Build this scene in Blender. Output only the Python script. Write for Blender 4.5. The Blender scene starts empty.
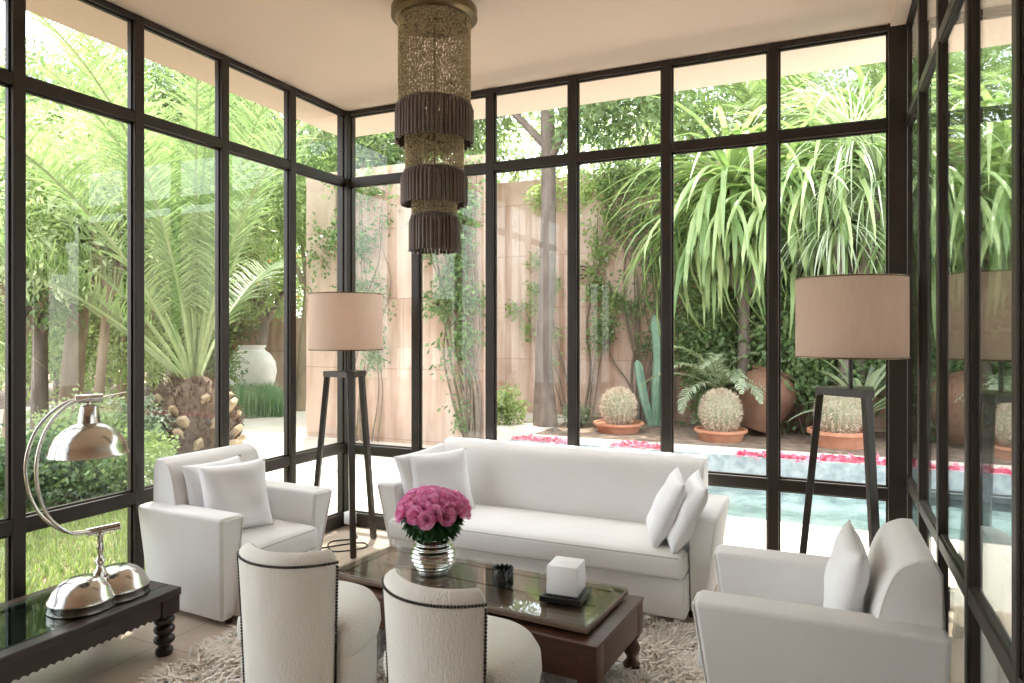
import bpy, bmesh, math, random
import numpy as np
from mathutils import Vector, Matrix, Euler
C = bpy.context.scene.collection
SC = bpy.context.scene
PI = math.pi
R = math.radians

# ------------------------------------------------------------------ camera, sky, sun, exposure
EYE = 1.6
cam_d = bpy.data.cameras.new('camera')
cam = bpy.data.objects.new('camera', cam_d)
C.objects.link(cam)
cam.location = (0, 0, EYE)
cam.rotation_euler = (R(90), 0, R(24.3))
cam_d.sensor_width = 36
cam_d.lens = 692 / 1024 * 36
cam_d.shift_y = -9.5 / 1024
cam_d.clip_start = 0.02
SC.camera = cam

world = bpy.data.worlds.new('sky')
SC.world = world
world.use_nodes = True
wn = world.node_tree
wn.nodes.clear()
sky = wn.nodes.new('ShaderNodeTexSky')
sky.sky_type = 'NISHITA'
sky.sun_disc = False
sky.sun_elevation = R(67)
sky.sun_rotation = R(-37)
sky.dust_density = 3.0
hz = wn.nodes.new('ShaderNodeMixRGB')
hz.inputs[0].default_value = 0.55
hz.inputs[2].default_value = (7.0, 6.9, 6.6, 1)
wbg = wn.nodes.new('ShaderNodeBackground')
wbg.inputs[1].default_value = 0.70
wout = wn.nodes.new('ShaderNodeOutputWorld')
wn.links.new(sky.outputs[0], hz.inputs[1])
wn.links.new(hz.outputs[0], wbg.inputs[0])
wn.links.new(wbg.outputs[0], wout.inputs[0])

sun_d = bpy.data.lights.new('sun', 'SUN')
sun_d.energy = 9
sun_d.angle = R(0.6)
sun_d.color = (1.0, 0.95, 0.86)
sun = bpy.data.objects.new('sun', sun_d)
C.objects.link(sun)
SUN_EL = R(69)
sdir = Vector((-0.6 * math.cos(SUN_EL), 0.8 * math.cos(SUN_EL), math.sin(SUN_EL)))
sun.rotation_euler = sdir.to_track_quat('Z', 'Y').to_euler()
sun.location = (-6, 14, 20)

vs = SC.view_settings
vs.view_transform = 'Standard'
vs.look = 'None'
vs.gamma = 1
vs.use_curve_mapping = False
vs.exposure = 0.33
cy = SC.cycles
cy.max_bounces = 12
cy.diffuse_bounces = 6
cy.glossy_bounces = 5
cy.transmission_bounces = 6
cy.transparent_max_bounces = 24
cy.use_denoising = True
cy.sample_clamp_indirect = 6.0
cy.caustics_reflective = False
cy.caustics_refractive = False

# ------------------------------------------------------------------ materials
def new_mat(name):
    m = bpy.data.materials.new(name)
    m.use_nodes = True
    nt = m.node_tree
    nt.nodes.clear()
    out = nt.nodes.new('ShaderNodeOutputMaterial')
    return m, nt, out

def pbsdf(nt, col, rough, metal=0.0, spec=0.5):
    b = nt.nodes.new('ShaderNodeBsdfPrincipled')
    b.inputs['Base Color'].default_value = (*col, 1)
    b.inputs['Roughness'].default_value = rough
    b.inputs['Metallic'].default_value = metal
    b.inputs['Specular IOR Level'].default_value = spec
    return b

def coords(nt, scale=(1, 1, 1)):
    tc = nt.nodes.new('ShaderNodeTexCoord')
    mp = nt.nodes.new('ShaderNodeMapping')
    mp.inputs['Scale'].default_value = scale
    nt.links.new(tc.outputs['Object'], mp.inputs[0])
    return mp.outputs[0]

def ramp2(nt, fac, c0, c1, p0=0.3, p1=0.7):
    r = nt.nodes.new('ShaderNodeValToRGB')
    r.color_ramp.elements[0].position = p0
    r.color_ramp.elements[1].position = p1
    r.color_ramp.elements[0].color = (*c0, 1)
    r.color_ramp.elements[1].color = (*c1, 1)
    nt.links.new(fac, r.inputs[0])
    return r.outputs[0]

def noise(nt, vec, scale, detail=4, rough=0.55):
    n = nt.nodes.new('ShaderNodeTexNoise')
    n.inputs['Scale'].default_value = scale
    n.inputs['Detail'].default_value = detail
    n.inputs['Roughness'].default_value = rough
    nt.links.new(vec, n.inputs['Vector'])
    return n.outputs[0]

def bump(nt, fac, bsdf, strength=0.2, dist=0.01):
    b = nt.nodes.new('ShaderNodeBump')
    b.inputs['Strength'].default_value = strength
    b.inputs['Distance'].default_value = dist
    nt.links.new(fac, b.inputs['Height'])
    nt.links.new(b.outputs[0], bsdf.inputs['Normal'])

def simple(name, c0, c1=None, rough=0.6, metal=0.0, scale=8, stretch=(1, 1, 1), bstr=0.0, bdist=0.005, spec=0.5, p=(0.3, 0.7), bscale=None):
    m, nt, out = new_mat(name)
    b = pbsdf(nt, c0, rough, metal, spec)
    v = coords(nt, stretch)
    n = noise(nt, v, scale)
    nt.links.new(ramp2(nt, n, c0, c1 or c0, *p), b.inputs['Base Color'])
    if bstr:
        nb = noise(nt, v, bscale or scale * 4)
        bump(nt, nb, b, bstr, bdist)
    nt.links.new(b.outputs[0], out.inputs[0])
    return m

def leaf_mat(name, c0, c1, trans=0.45, rough=0.45, tint=(1.1, 1.15, 0.8)):
    m, nt, out = new_mat(name)
    g = nt.nodes.new('ShaderNodeNewGeometry')
    col = ramp2(nt, g.outputs['Random Per Island'], c0, c1, 0.0, 1.0)
    b = pbsdf(nt, c0, rough, 0, 0.5)
    nt.links.new(col, b.inputs['Base Color'])
    t = nt.nodes.new('ShaderNodeBsdfTranslucent')
    mul = nt.nodes.new('ShaderNodeMixRGB')
    mul.blend_type = 'MULTIPLY'
    mul.inputs[0].default_value = 1
    mul.inputs[2].default_value = (*tint, 1)
    nt.links.new(col, mul.inputs[1])
    nt.links.new(mul.outputs[0], t.inputs[0])
    mx = nt.nodes.new('ShaderNodeMixShader')
    mx.inputs[0].default_value = trans
    nt.links.new(b.outputs[0], mx.inputs[1])
    nt.links.new(t.outputs[0], mx.inputs[2])
    nt.links.new(mx.outputs[0], out.inputs[0])
    return m

def glass_mat(name, tint, ior=1.5, rough=0.0, least=0.0):
    m, nt, out = new_mat(name)
    tr = nt.nodes.new('ShaderNodeBsdfTransparent')
    tr.inputs[0].default_value = (*tint, 1)
    gl = nt.nodes.new('ShaderNodeBsdfGlossy')
    gl.inputs['Roughness'].default_value = rough
    fr = nt.nodes.new('ShaderNodeFresnel')
    gm = nt.nodes.new('ShaderNodeNewGeometry')
    iv = nt.nodes.new('ShaderNodeMath')         # same reflection on both faces of the sheet
    iv.operation = 'MULTIPLY_ADD'
    iv.inputs[1].default_value = 1 / ior - ior
    iv.inputs[2].default_value = ior
    nt.links.new(gm.outputs['Backfacing'], iv.inputs[0])
    nt.links.new(iv.outputs[0], fr.inputs[0])
    mx = nt.nodes.new('ShaderNodeMixShader')
    mxm = nt.nodes.new('ShaderNodeMath')
    mxm.operation = 'MAXIMUM'
    mxm.inputs[1].default_value = least
    nt.links.new(fr.outputs[0], mxm.inputs[0])
    nt.links.new(mxm.outputs[0], mx.inputs[0])
    nt.links.new(tr.outputs[0], mx.inputs[1])
    nt.links.new(gl.outputs[0], mx.inputs[2])
    nt.links.new(mx.outputs[0], out.inputs[0])
    return m

def fabric(name, c0, c1, rough=0.9, wscale=260, bstr=0.25, mottled=3.0):
    m, nt, out = new_mat(name)
    b = pbsdf(nt, c0, rough, 0, 0.2)
    b.inputs['Sheen Weight'].default_value = 0.15
    v = coords(nt)
    n = noise(nt, v, mottled, 3)
    nt.links.new(ramp2(nt, n, c0, c1), b.inputs['Base Color'])
    v2 = coords(nt, (1, 1, 0.35))
    n2 = noise(nt, v2, wscale, 2)
    n3 = noise(nt, v, 5, 2)
    ad = nt.nodes.new('ShaderNodeMath')
    ad.operation = 'MULTIPLY_ADD'
    ad.inputs[1].default_value = 3.0
    nt.links.new(n3, ad.inputs[0])
    nt.links.new(n2, ad.inputs[2])
    bump(nt, ad.outputs[0], b, bstr, 0.008)
    nt.links.new(b.outputs[0], out.inputs[0])
    return m

M = {}
M['frame'] = simple('dark bronze paint', (0.019, 0.012, 0.008), (0.029, 0.019, 0.013), 0.45, 0, 6)
M['plaster'] = simple('peach plaster', (0.80, 0.64, 0.535), (0.84, 0.67, 0.565), 0.9, 0, 1.2, bstr=0.05)
M['inner_wall'] = simple('brown plaster', (0.36, 0.27, 0.21), (0.42, 0.32, 0.25), 0.9, 0, 1.5, bstr=0.05)
M['glass'] = glass_mat('window glass', (0.98, 0.99, 0.983), 1.42)
M['glass_side'] = glass_mat('side window glass', (0.90, 0.94, 0.92), 1.6, 0.0, 0.58)
M['white_fabric'] = fabric('white linen', (0.80, 0.79, 0.775), (0.84, 0.83, 0.815))
M['cushion'] = fabric('white cotton', (0.85, 0.85, 0.86), (0.88, 0.88, 0.89), bstr=0.15)
M['boucle'] = fabric('cream woven fabric', (0.77, 0.75, 0.69), (0.82, 0.80, 0.74), wscale=150, bstr=0.6)
M['piping'] = simple('grey piping', (0.55, 0.53, 0.50), None, 0.9)
M['dark_foot'] = simple('dark wood feet', (0.03, 0.02, 0.015), (0.05, 0.03, 0.02), 0.5)  # dark wood of the sofa and armchair feet and tub chair legs
M['walnut'] = simple('dark walnut', (0.050, 0.018, 0.009), (0.105, 0.040, 0.019), 0.42, 0, 5, (1.5, 14, 14), 0.12, 0.003)
M['panel_wood'] = simple('brown table boards', (0.12, 0.072, 0.045), (0.21, 0.135, 0.09), 0.35, 0, 5, (1.5, 14, 14), 0.1, 0.003)
M['ebony'] = simple('blackened wood', (0.016, 0.008, 0.006), (0.030, 0.015, 0.010), 0.33, 0, 6, (10, 1.5, 10), 0.12, 0.003)
M['table_glass'] = glass_mat('table glass', (0.92, 0.93, 0.91), 1.5)
M['bench_glass'] = glass_mat('green table glass', (0.50, 0.62, 0.56), 1.5)
M['silver'] = simple('polished nickel', (0.66, 0.64, 0.60), (0.58, 0.56, 0.52), 0.19, 1.0, 9, bstr=0.03, bdist=0.002)
M['pewter'] = simple('silver glaze', (0.62, 0.62, 0.58), (0.52, 0.52, 0.48), 0.16, 1.0, 14)
M['nail'] = simple('antique nail heads', (0.045, 0.038, 0.032), None, 0.35, 0.8)
M['black'] = simple('black lacquer', (0.008, 0.008, 0.009), (0.014, 0.013, 0.013), 0.16)
M['paper'] = simple('white paper', (0.94, 0.94, 0.94), (0.92, 0.92, 0.93), 0.5, 0, 20)
M['white_plastic'] = simple('white plastic', (0.75, 0.75, 0.73), None, 0.4)
M['rose'] = leaf_mat('rose petals', (0.70, 0.20, 0.44), (0.92, 0.52, 0.73), 0.3, 0.55, (1.1, 0.8, 0.9))
M['rose_leaf'] = leaf_mat('rose leaves', (0.012, 0.045, 0.012), (0.035, 0.11, 0.03), 0.2)
M['lampwood'] = simple('dark lamp wood', (0.022, 0.015, 0.011), (0.035, 0.025, 0.018), 0.35)
M['brass'] = simple('aged brass', (0.16, 0.11, 0.06), (0.22, 0.16, 0.09), 0.35, 0.85)
M['bead'] = simple('golden brown glass beads', (0.62, 0.50, 0.30), (0.40, 0.31, 0.18), 0.25, 0.35, 60)
M['fringe'] = simple('brown silk fringe', (0.11, 0.08, 0.068), (0.16, 0.12, 0.10), 0.55, 0, 40, (1, 1, 0.2))
M['cord'] = simple('black cord', (0.01, 0.01, 0.01), None, 0.5)
M['urn'] = simple('whitewashed clay', (0.72, 0.70, 0.66), (0.85, 0.83, 0.80), 0.8, 0, 4, bstr=0.2)
M['terracotta'] = simple('terracotta', (0.50, 0.20, 0.11), (0.60, 0.30, 0.19), 0.8, 0, 5, bstr=0.15)
M['old_clay'] = simple('brown clay', (0.15, 0.075, 0.048), (0.24, 0.125, 0.08), 0.8, 0, 3, bstr=0.3)
M['soil'] = simple('garden soil', (0.13, 0.085, 0.06), (0.34, 0.25, 0.19), 0.95, 0, 9, bstr=0.6, bdist=0.03)
M['bark_grey'] = simple('grey bark', (0.12, 0.095, 0.08), (0.26, 0.21, 0.18), 0.9, 0, 7, (1, 1, 0.25), 0.7, 0.02)
M['bark_tan'] = simple('tan bark', (0.20, 0.15, 0.10), (0.36, 0.28, 0.20), 0.9, 0, 6, (1, 1, 0.3), 0.6, 0.02)
M['vine_bark'] = simple('vine bark', (0.13, 0.10, 0.075), (0.27, 0.21, 0.165), 0.9, 0, 9, bstr=0.4)
M['palm_stub'] = simple('palm leaf bases', (0.24, 0.17, 0.10), (0.46, 0.36, 0.23), 0.85, 0, 6, bstr=0.4)
M['palm_core'] = simple('palm trunk fibre', (0.07, 0.045, 0.03), (0.16, 0.11, 0.07), 0.95, 0, 12, bstr=0.8, bdist=0.02)
M['leaf_bright'] = leaf_mat('bright leaves', (0.22, 0.31, 0.115), (0.45, 0.55, 0.28), 0.5)
M['leaf_pale'] = leaf_mat('pale leaves', (0.32, 0.40, 0.21), (0.56, 0.63, 0.41), 0.5)
M['leaf_mid'] = leaf_mat('green leaves', (0.11, 0.19, 0.075), (0.28, 0.38, 0.18), 0.45)
M['leaf_dark'] = leaf_mat('dark leaves', (0.05, 0.11, 0.05), (0.16, 0.25, 0.12), 0.35)
M['leaf_grey'] = leaf_mat('grey green leaves', (0.17, 0.25, 0.15), (0.34, 0.42, 0.29), 0.35)
M['palm_leaf'] = leaf_mat('palm leaflets', (0.15, 0.23, 0.10), (0.33, 0.43, 0.22), 0.45)
M['palm_rachis'] = simple('palm stalk', (0.20, 0.27, 0.11), (0.30, 0.36, 0.17), 0.5)
M['strap'] = leaf_mat('strap leaves', (0.20, 0.33, 0.13), (0.56, 0.66, 0.34), 0.4, 0.3)
M['strap_pale'] = leaf_mat('silvery strap leaves', (0.40, 0.50, 0.34), (0.66, 0.72, 0.56), 0.35, 0.35)
M['cactus'] = simple('cactus skin', (0.30, 0.31, 0.20), (0.42, 0.41, 0.29), 0.7, 0, 9)
M['cactus_blue'] = simple('blue green cactus', (0.16, 0.28, 0.20), (0.24, 0.38, 0.28), 0.6, 0, 6)
M['spine'] = simple('cactus spines', (0.78, 0.68, 0.55), (0.62, 0.48, 0.36), 0.6)
M['fruit'] = simple('yellow fruit', (0.85, 0.52, 0.08), (0.9, 0.6, 0.14), 0.45)
M['petal'] = leaf_mat('fallen petals', (0.66, 0.05, 0.13), (0.92, 0.45, 0.58), 0.2, 0.6, (1, 0.8, 0.8))
M['iron'] = simple('wrought iron', (0.03, 0.028, 0.026), None, 0.5, 0.6)
M['grass'] = leaf_mat('lawn grass', (0.17, 0.26, 0.08), (0.42, 0.48, 0.22), 0.4)
M['grass_grey'] = leaf_mat('blue grass', (0.14, 0.27, 0.14), (0.32, 0.45, 0.27), 0.35)

def stone_tiles(name, c0, c1, grout, sx, sy, mort=0.006, rough=0.5):
    m, nt, out = new_mat(name)
    b = pbsdf(nt, c0, rough)
    v = coords(nt)
    br = nt.nodes.new('ShaderNodeTexBrick')
    br.offset = 0.0
    br.inputs['Scale'].default_value = 1
    br.inputs['Brick Width'].default_value = sx
    br.inputs['Row Height'].default_value = sy
    br.inputs['Mortar Size'].default_value = mort
    br.inputs['Mortar Smooth'].default_value = 0.3
    nt.links.new(v, br.inputs['Vector'])
    n = noise(nt, v, 3.5, 6, 0.6)
    nt.links.new(ramp2(nt, n, c0, c1), br.inputs['Color1'])
    n2 = noise(nt, v, 2.1, 6, 0.6)
    nt.links.new(ramp2(nt, n2, c1, c0), br.inputs['Color2'])
    br.inputs['Mortar'].default_value = (*grout, 1)
    nt.links.new(br.outputs['Color'], b.inputs['Base Color'])
    inv = nt.nodes.new('ShaderNodeMath')
    inv.operation = 'SUBTRACT'
    inv.inputs[0].default_value = 1
    nt.links.new(br.outputs['Fac'], inv.inputs[1])
    bump(nt, inv.outputs[0], b, 0.3, 0.004)
    nt.links.new(b.outputs[0], out.inputs[0])
    return m

M['floor'] = stone_tiles('travertine floor', (0.50, 0.40, 0.31), (0.60, 0.49, 0.39), (0.34, 0.27, 0.21), 0.62, 0.62, 0.005, 0.35)
M['patio'] = stone_tiles('pale patio stone', (0.66, 0.60, 0.52), (0.76, 0.70, 0.62), (0.5, 0.45, 0.38), 0.6, 0.6, 0.006, 0.7)
M['mosaic'] = stone_tiles('blue pool mosaic', (0.48, 0.56, 0.58), (0.66, 0.72, 0.72), (0.7, 0.73, 0.72), 0.07, 0.07, 0.006, 0.3)
M['mosaic_wall'] = simple('mottled blue grey mosaic', (0.34, 0.39, 0.41), (0.58, 0.61, 0.61), 0.35, 0, 9, (1, 1, 1), 0.1, 0.004, 0.5, (0.35, 0.62))
M['coping'] = simple('pale coping stone', (0.72, 0.66, 0.58), (0.80, 0.75, 0.68), 0.7, 0, 4)

def garden_wall_mat():
    m, nt, out = new_mat('weathered pink plaster')
    b = pbsdf(nt, (0.6, 0.4, 0.3), 0.9)
    v = coords(nt, (1, 1, 0.6))
    n = noise(nt, v, 0.9, 7, 0.62)
    c = ramp2(nt, n, (0.48, 0.31, 0.235), (0.68, 0.53, 0.45), 0.32, 0.64)
    v2 = coords(nt, (3.0, 3.0, 0.25))
    n2 = noise(nt, v2, 1.6, 5)
    mx = nt.nodes.new('ShaderNodeMixRGB')
    mx.blend_type = 'MULTIPLY'
    mx.inputs[0].default_value = 0.75
    nt.links.new(c, mx.inputs[1])
    nt.links.new(ramp2(nt, n2, (0.62, 0.5, 0.42), (1, 1, 1), 0.34, 0.56), mx.inputs[2])
    tc = nt.nodes.new('ShaderNodeTexCoord')
    sep = nt.nodes.new('ShaderNodeSeparateXYZ')
    cmb = nt.nodes.new('ShaderNodeCombineXYZ')
    nt.links.new(tc.outputs['Object'], sep.inputs[0])
    nt.links.new(sep.outputs[0], cmb.inputs[0])
    nt.links.new(sep.outputs[2], cmb.inputs[1])
    br = nt.nodes.new('ShaderNodeTexBrick')
    br.inputs['Scale'].default_value = 1
    br.inputs['Brick Width'].default_value = 1.9
    br.inputs['Row Height'].default_value = 1.05
    br.inputs['Mortar Size'].default_value = 0.012
    br.inputs['Mortar Smooth'].default_value = 0.6
    br.inputs['Color1'].default_value = (1, 1, 1, 1)
    br.inputs['Color2'].default_value = (0.93, 0.92, 0.91, 1)
    br.inputs['Mortar'].default_value = (0.72, 0.66, 0.62, 1)
    nt.links.new(cmb.outputs[0], br.inputs['Vector'])
    mj = nt.nodes.new('ShaderNodeMixRGB')
    mj.blend_type = 'MULTIPLY'
    mj.inputs[0].default_value = 1
    nt.links.new(mx.outputs[0], mj.inputs[1])
    nt.links.new(br.outputs['Color'], mj.inputs[2])
    nt.links.new(mj.outputs[0], b.inputs['Base Color'])
    bump(nt, noise(nt, v, 9, 6), b, 0.4, 0.02)
    nt.links.new(b.outputs[0], out.inputs[0])
    return m
M['garden_wall'] = garden_wall_mat()

def shade_mat():
    m, nt, out = new_mat('taupe lampshade silk')
    v = coords(nt, (1, 1, 0.15))
    n = noise(nt, v, 90, 3)
    col = ramp2(nt, n, (0.80, 0.675, 0.585), (0.85, 0.72, 0.63))
    d = nt.nodes.new('ShaderNodeBsdfDiffuse')
    t = nt.nodes.new('ShaderNodeBsdfTranslucent')
    nt.links.new(col, d.inputs[0])
    nt.links.new(col, t.inputs[0])
    mx = nt.nodes.new('ShaderNodeMixShader')
    mx.inputs[0].default_value = 0.58
    nt.links.new(d.outputs[0], mx.inputs[1])
    nt.links.new(t.outputs[0], mx.inputs[2])
    nt.links.new(mx.outputs[0], out.inputs[0])
    return m
M['shade'] = shade_mat()

def water_mat():
    m, nt, out = new_mat('pool water')
    b = pbsdf(nt, (0.10, 0.15, 0.145), 0.06)
    v = coords(nt)
    n = noise(nt, v, 2.2, 4)
    nt.links.new(ramp2(nt, n, (0.07, 0.125, 0.12), (0.17, 0.235, 0.228), 0.35, 0.65), b.inputs['Base Color'])
    bump(nt, noise(nt, v, 7, 3), b, 0.25, 0.03)
    nt.links.new(b.outputs[0], out.inputs[0])
    return m
M['water'] = water_mat()

def rug_mat():
    m, nt, out = new_mat('cream wool pile')
    b = pbsdf(nt, (0.6, 0.5, 0.4), 0.95, 0, 0.1)
    g = nt.nodes.new('ShaderNodeNewGeometry')
    c1 = ramp2(nt, g.outputs['Random Per Island'], (0.74, 0.67, 0.58), (0.95, 0.92, 0.87), 0, 1)
    nt.links.new(c1, b.inputs['Base Color'])
    nt.links.new(b.outputs[0], out.inputs[0])
    return m
M['pile'] = rug_mat()
M['rug_base'] = simple('rug backing', (0.70, 0.62, 0.53), (0.78, 0.70, 0.61), 0.95)

# ------------------------------------------------------------------ mesh helpers
class MB:
    def __init__(s):
        s.v = []
        s.f = []
    def add(s, verts, faces, mat=None):
        o = len(s.v)
        if mat is not None:
            verts = [mat @ Vector(p) for p in verts]
        s.v.extend([tuple(p) for p in verts])
        s.f.extend([tuple(i + o for i in f) for f in faces])
        return s
    def bm(s, bm, mat=None):
        bm.verts.ensure_lookup_table()
        bm.verts.index_update()
        s.add([v.co.copy() for v in bm.verts], [[v.index for v in f.verts] for f in bm.faces], mat)
        bm.free()
        return s
    def box(s, c, d, bev=0.0, seg=2, fn=None, mat=None):
        bm = bmesh.new()
        bmesh.ops.create_cube(bm, size=1)
        for v in bm.verts:
            p = Vector((v.co.x * d[0], v.co.y * d[1], v.co.z * d[2]))
            if fn:
                p = Vector(fn(p))
            v.co = p + Vector(c)
        if bev:
            bmesh.ops.bevel(bm, geom=bm.edges[:], offset=bev, segments=seg, profile=0.5, affect='EDGES', clamp_overlap=True)
        return s.bm(bm, mat)
    def prism(s, prof, x0, x1, bev=0.02, seg=3, mat=None):
        """profile in (y,z), extruded along x, end edges rounded"""
        bm = bmesh.new()
        a = [bm.verts.new((x0, y, z)) for y, z in prof]
        b = [bm.verts.new((x1, y, z)) for y, z in prof]
        n = len(prof)
        f0 = bm.faces.new(a)
        f1 = bm.faces.new(b[::-1])
        for i in range(n):
            bm.faces.new((a[i], b[i], b[(i + 1) % n], a[(i + 1) % n]))
        bmesh.ops.recalc_face_normals(bm, faces=bm.faces[:])
        if bev:
            ed = list(f0.edges) + list(f1.edges)
            bmesh.ops.bevel(bm, geom=ed, offset=bev, segments=seg, profile=0.5, affect='EDGES', clamp_overlap=True)
        return s.bm(bm, mat)
    def tube(s, pts, rad, n=8, caps=True, mat=None):
        pts = [Vector(p) for p in pts]
        if not hasattr(rad, '__len__'):
            rad = [rad] * len(pts)
        up = None
        vs_, fs = [], []
        for i, p in enumerate(pts):
            t = (pts[min(i + 1, len(pts) - 1)] - pts[max(i - 1, 0)]).normalized()
            if up is None:
                up = t.orthogonal().normalized()
            else:
                up = (up - t * up.dot(t))
                up = up.normalized() if up.length > 1e-6 else t.orthogonal().normalized()
            w = t.cross(up)
            for k in range(n):
                a = 2 * PI * k / n
                vs_.append(p + (up * math.cos(a) + w * math.sin(a)) * rad[i])
        for i in range(len(pts) - 1):
            for k in range(n):
                fs.append((i * n + k, i * n + (k + 1) % n, (i + 1) * n + (k + 1) % n, (i + 1) * n + k))
        if caps:
            fs.append(tuple(range(n))[::-1])
            fs.append(tuple((len(pts) - 1) * n + k for k in range(n)))
        return s.add(vs_, fs, mat)
    def lathe(s, prof, n=24, mat=None, sx=1.0, sy=1.0, closed=False):
        vs_, fs = [], []
        for r, z in prof:
            for k in range(n):
                a = 2 * PI * k / n
                vs_.append((r * sx * math.cos(a), r * sy * math.sin(a), z))
        m = len(prof)
        for i in range(m - 1 if not closed else m):
            j = (i + 1) % m
            for k in range(n):
                fs.append((i * n + k, i * n + (k + 1) % n, j * n + (k + 1) % n, j * n + k))
        if not closed:
            if prof[0][0] > 1e-5:
                fs.append(tuple(range(n))[::-1])
            if prof[-1][0] > 1e-5:
                fs.append(tuple((m - 1) * n + k for k in range(n)))
        return s.add(vs_, fs, mat)
    def ball(s, c, r, u=12, v=8, sc=(1, 1, 1)):
        prof = [(math.sin(PI * i / v) * r, -math.cos(PI * i / v) * r) for i in range(v + 1)]
        return s.lathe(prof, u, Matrix.Translation(c) @ Matrix.Diagonal((*sc, 1)))
    def build(s, name, mat, parent=None, smooth=True, loc=(0, 0, 0), angle=40):
        me = bpy.data.meshes.new(name)
        me.from_pydata(s.v, [], s.f)
        me.validate(verbose=False)
        o = bpy.data.objects.new(name, me)
        C.objects.link(o)
        o.location = loc
        me.materials.append(mat if not isinstance(mat, str) else M[mat])
        if smooth:
            me.polygons.foreach_set('use_smooth', [True] * len(me.polygons))
            me.set_sharp_from_angle(angle=R(angle))
        if parent:
            o.parent = parent
        return o

def npmesh(name, verts, faces, mat, parent=None, smooth=False, loc=(0, 0, 0)):
    """fast build from numpy arrays, faces all of one size"""
    me = bpy.data.meshes.new(name)
    nv, (nf, k) = len(verts), faces.shape
    me.vertices.add(nv)
    me.vertices.foreach_set('co', np.ascontiguousarray(verts, dtype=np.float32).ravel())
    me.loops.add(nf * k)
    me.loops.foreach_set('vertex_index', np.ascontiguousarray(faces, dtype=np.int32).ravel())
    me.polygons.add(nf)
    me.polygons.foreach_set('loop_start', np.arange(0, nf * k, k, dtype=np.int32))
    me.update(calc_edges=True)
    me.validate()
    if smooth:
        me.polygons.foreach_set('use_smooth', np.ones(nf, dtype=bool))
    me.materials.append(M[mat] if isinstance(mat, str) else mat)
    o = bpy.data.objects.new(name, me)
    C.objects.link(o)
    o.location = loc
    if parent:
        o.parent = parent
    return o

def tag(o, label=None, cat=None, group=None, kind=None):
    if label: o['label'] = label
    if cat: o['category'] = cat
    if group: o['group'] = group
    if kind: o['kind'] = kind
    return o

def thing(name, label, cat, loc=(0, 0, 0), rz=0.0, group=None, kind=None):
    o = bpy.data.objects.new(name, None)
    C.objects.link(o)
    o.location = loc
    o.rotation_euler = (0, 0, rz)
    o.empty_display_size = 0.1
    return tag(o, label, cat, group, kind)

def copy_tree(o, parent=None):
    c = o.copy()
    C.objects.link(c)
    if parent: c.parent = parent
    for ch in [x for x in SC.objects if x.parent == o]:
        copy_tree(ch, c)
    return c

def struct(o, label, cat):
    return tag(o, label, cat, None, 'structure')

def bez(pts, n=12):
    """Catmull-Rom through points"""
    P = [Vector(p) for p in pts]
    P = [P[0] * 2 - P[1]] + P + [P[-1] * 2 - P[-2]]
    out = []
    for i in range(1, len(P) - 2):
        for k in range(n):
            t = k / n
            a, b, c, d = P[i - 1], P[i], P[i + 1], P[i + 2]
            out.append(0.5 * ((2 * b) + (c - a) * t + (2 * a - 5 * b + 4 * c - d) * t * t + (3 * b - a - 3 * c + d) * t ** 3))
    out.append(P[-2])
    return out

# ------------------------------------------------------------------ the room
XL, YB, XR = -3.64, 4.70, 0.455          # glass planes: left, back, right
ZC, ZT, ZR = 3.43, 2.838, 0.645          # ceiling, transom, low rail
YF = -3.2                               # rear of the room, behind the viewer
GZ = -0.05                              # garden level

fl = MB().box(((XL + 2.6) / 2, (YF + YB) / 2, -0.06), (2.6 - XL + 0.1, YB - YF + 0.1, 0.12)).build('floor', 'floor', None, False)
struct(fl, 'beige stone tile floor of the glass room', 'floor')
ce = MB().box(((-4.14 + 2.7) / 2, (YF + 5.31) / 2, ZC + 0.14), (2.7 + 4.14, 5.31 - YF, 0.28)).build('ceiling', 'plaster', None, False)
struct(ce, 'peach plaster ceiling running out as the roof overhang', 'ceiling')

yl = [4.03, 3.39, 2.76, 2.105, 1.45, 0.80, 0.15, -0.5, -1.15, -1.8, -2.45]
xb = [-2.95, -2.294, -1.638, -0.970, -0.296]
yr = [4.05, 3.40, 2.75, 2.10, 1.45, 0.80]
B = 0.006
w = MB()
for y in yl:
    w.box((XL, y, ZC / 2), (0.070, 0.062, ZC), B)
for z, h in ((0.055, 0.11), (ZR, 0.075), (ZT, 0.064), (ZC - 0.02, 0.04)):
    w.box((XL, (YF + YB) / 2, z), (0.064, YB - YF, h), B)
struct(w.build('wall_left', 'frame', None, False), 'dark bronze steel frame of the left glass wall', 'wall')
w = MB()
for x in xb:
    w.box((x, YB, ZC / 2), (0.066, 0.070, ZC), B)
w.box((XL, YB, ZC / 2), (0.11, 0.11, ZC), B)
w.box((0.395, YB, ZC / 2), (0.10, 0.10, ZC), B)
for z, h in ((0.055, 0.11), (ZR - 0.01, 0.075), (ZT, 0.064), (ZC - 0.02, 0.04)):
    w.box(((XL + XR) / 2, YB, z), (XR - XL, 0.064, h), B)
struct(w.build('wall_back', 'frame', None, False), 'dark bronze steel frame of the rear glass wall', 'wall')
w = MB()
for y in yr:
    w.box((XR, y, ZC / 2), (0.045, 0.055, ZC), B)
for z, h in ((0.055, 0.11), (0.72, 0.06), (ZT, 0.055), (ZC - 0.02, 0.04)):
    w.box((XR, (0.8 + YB) / 2, z), (0.04, YB - 0.8, h), B)
struct(w.build('wall_right', 'frame', None, False), 'dark bronze frame of the folding glass wall beside the viewer', 'wall')
w = MB().box((XR - 0.03, 2.6, ZC - 0.012), (0.14, 4.1, 0.024))
struct(w.build('trim_1', 'plaster', None, False), 'plaster strip above the right glass wall', 'trim')
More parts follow.
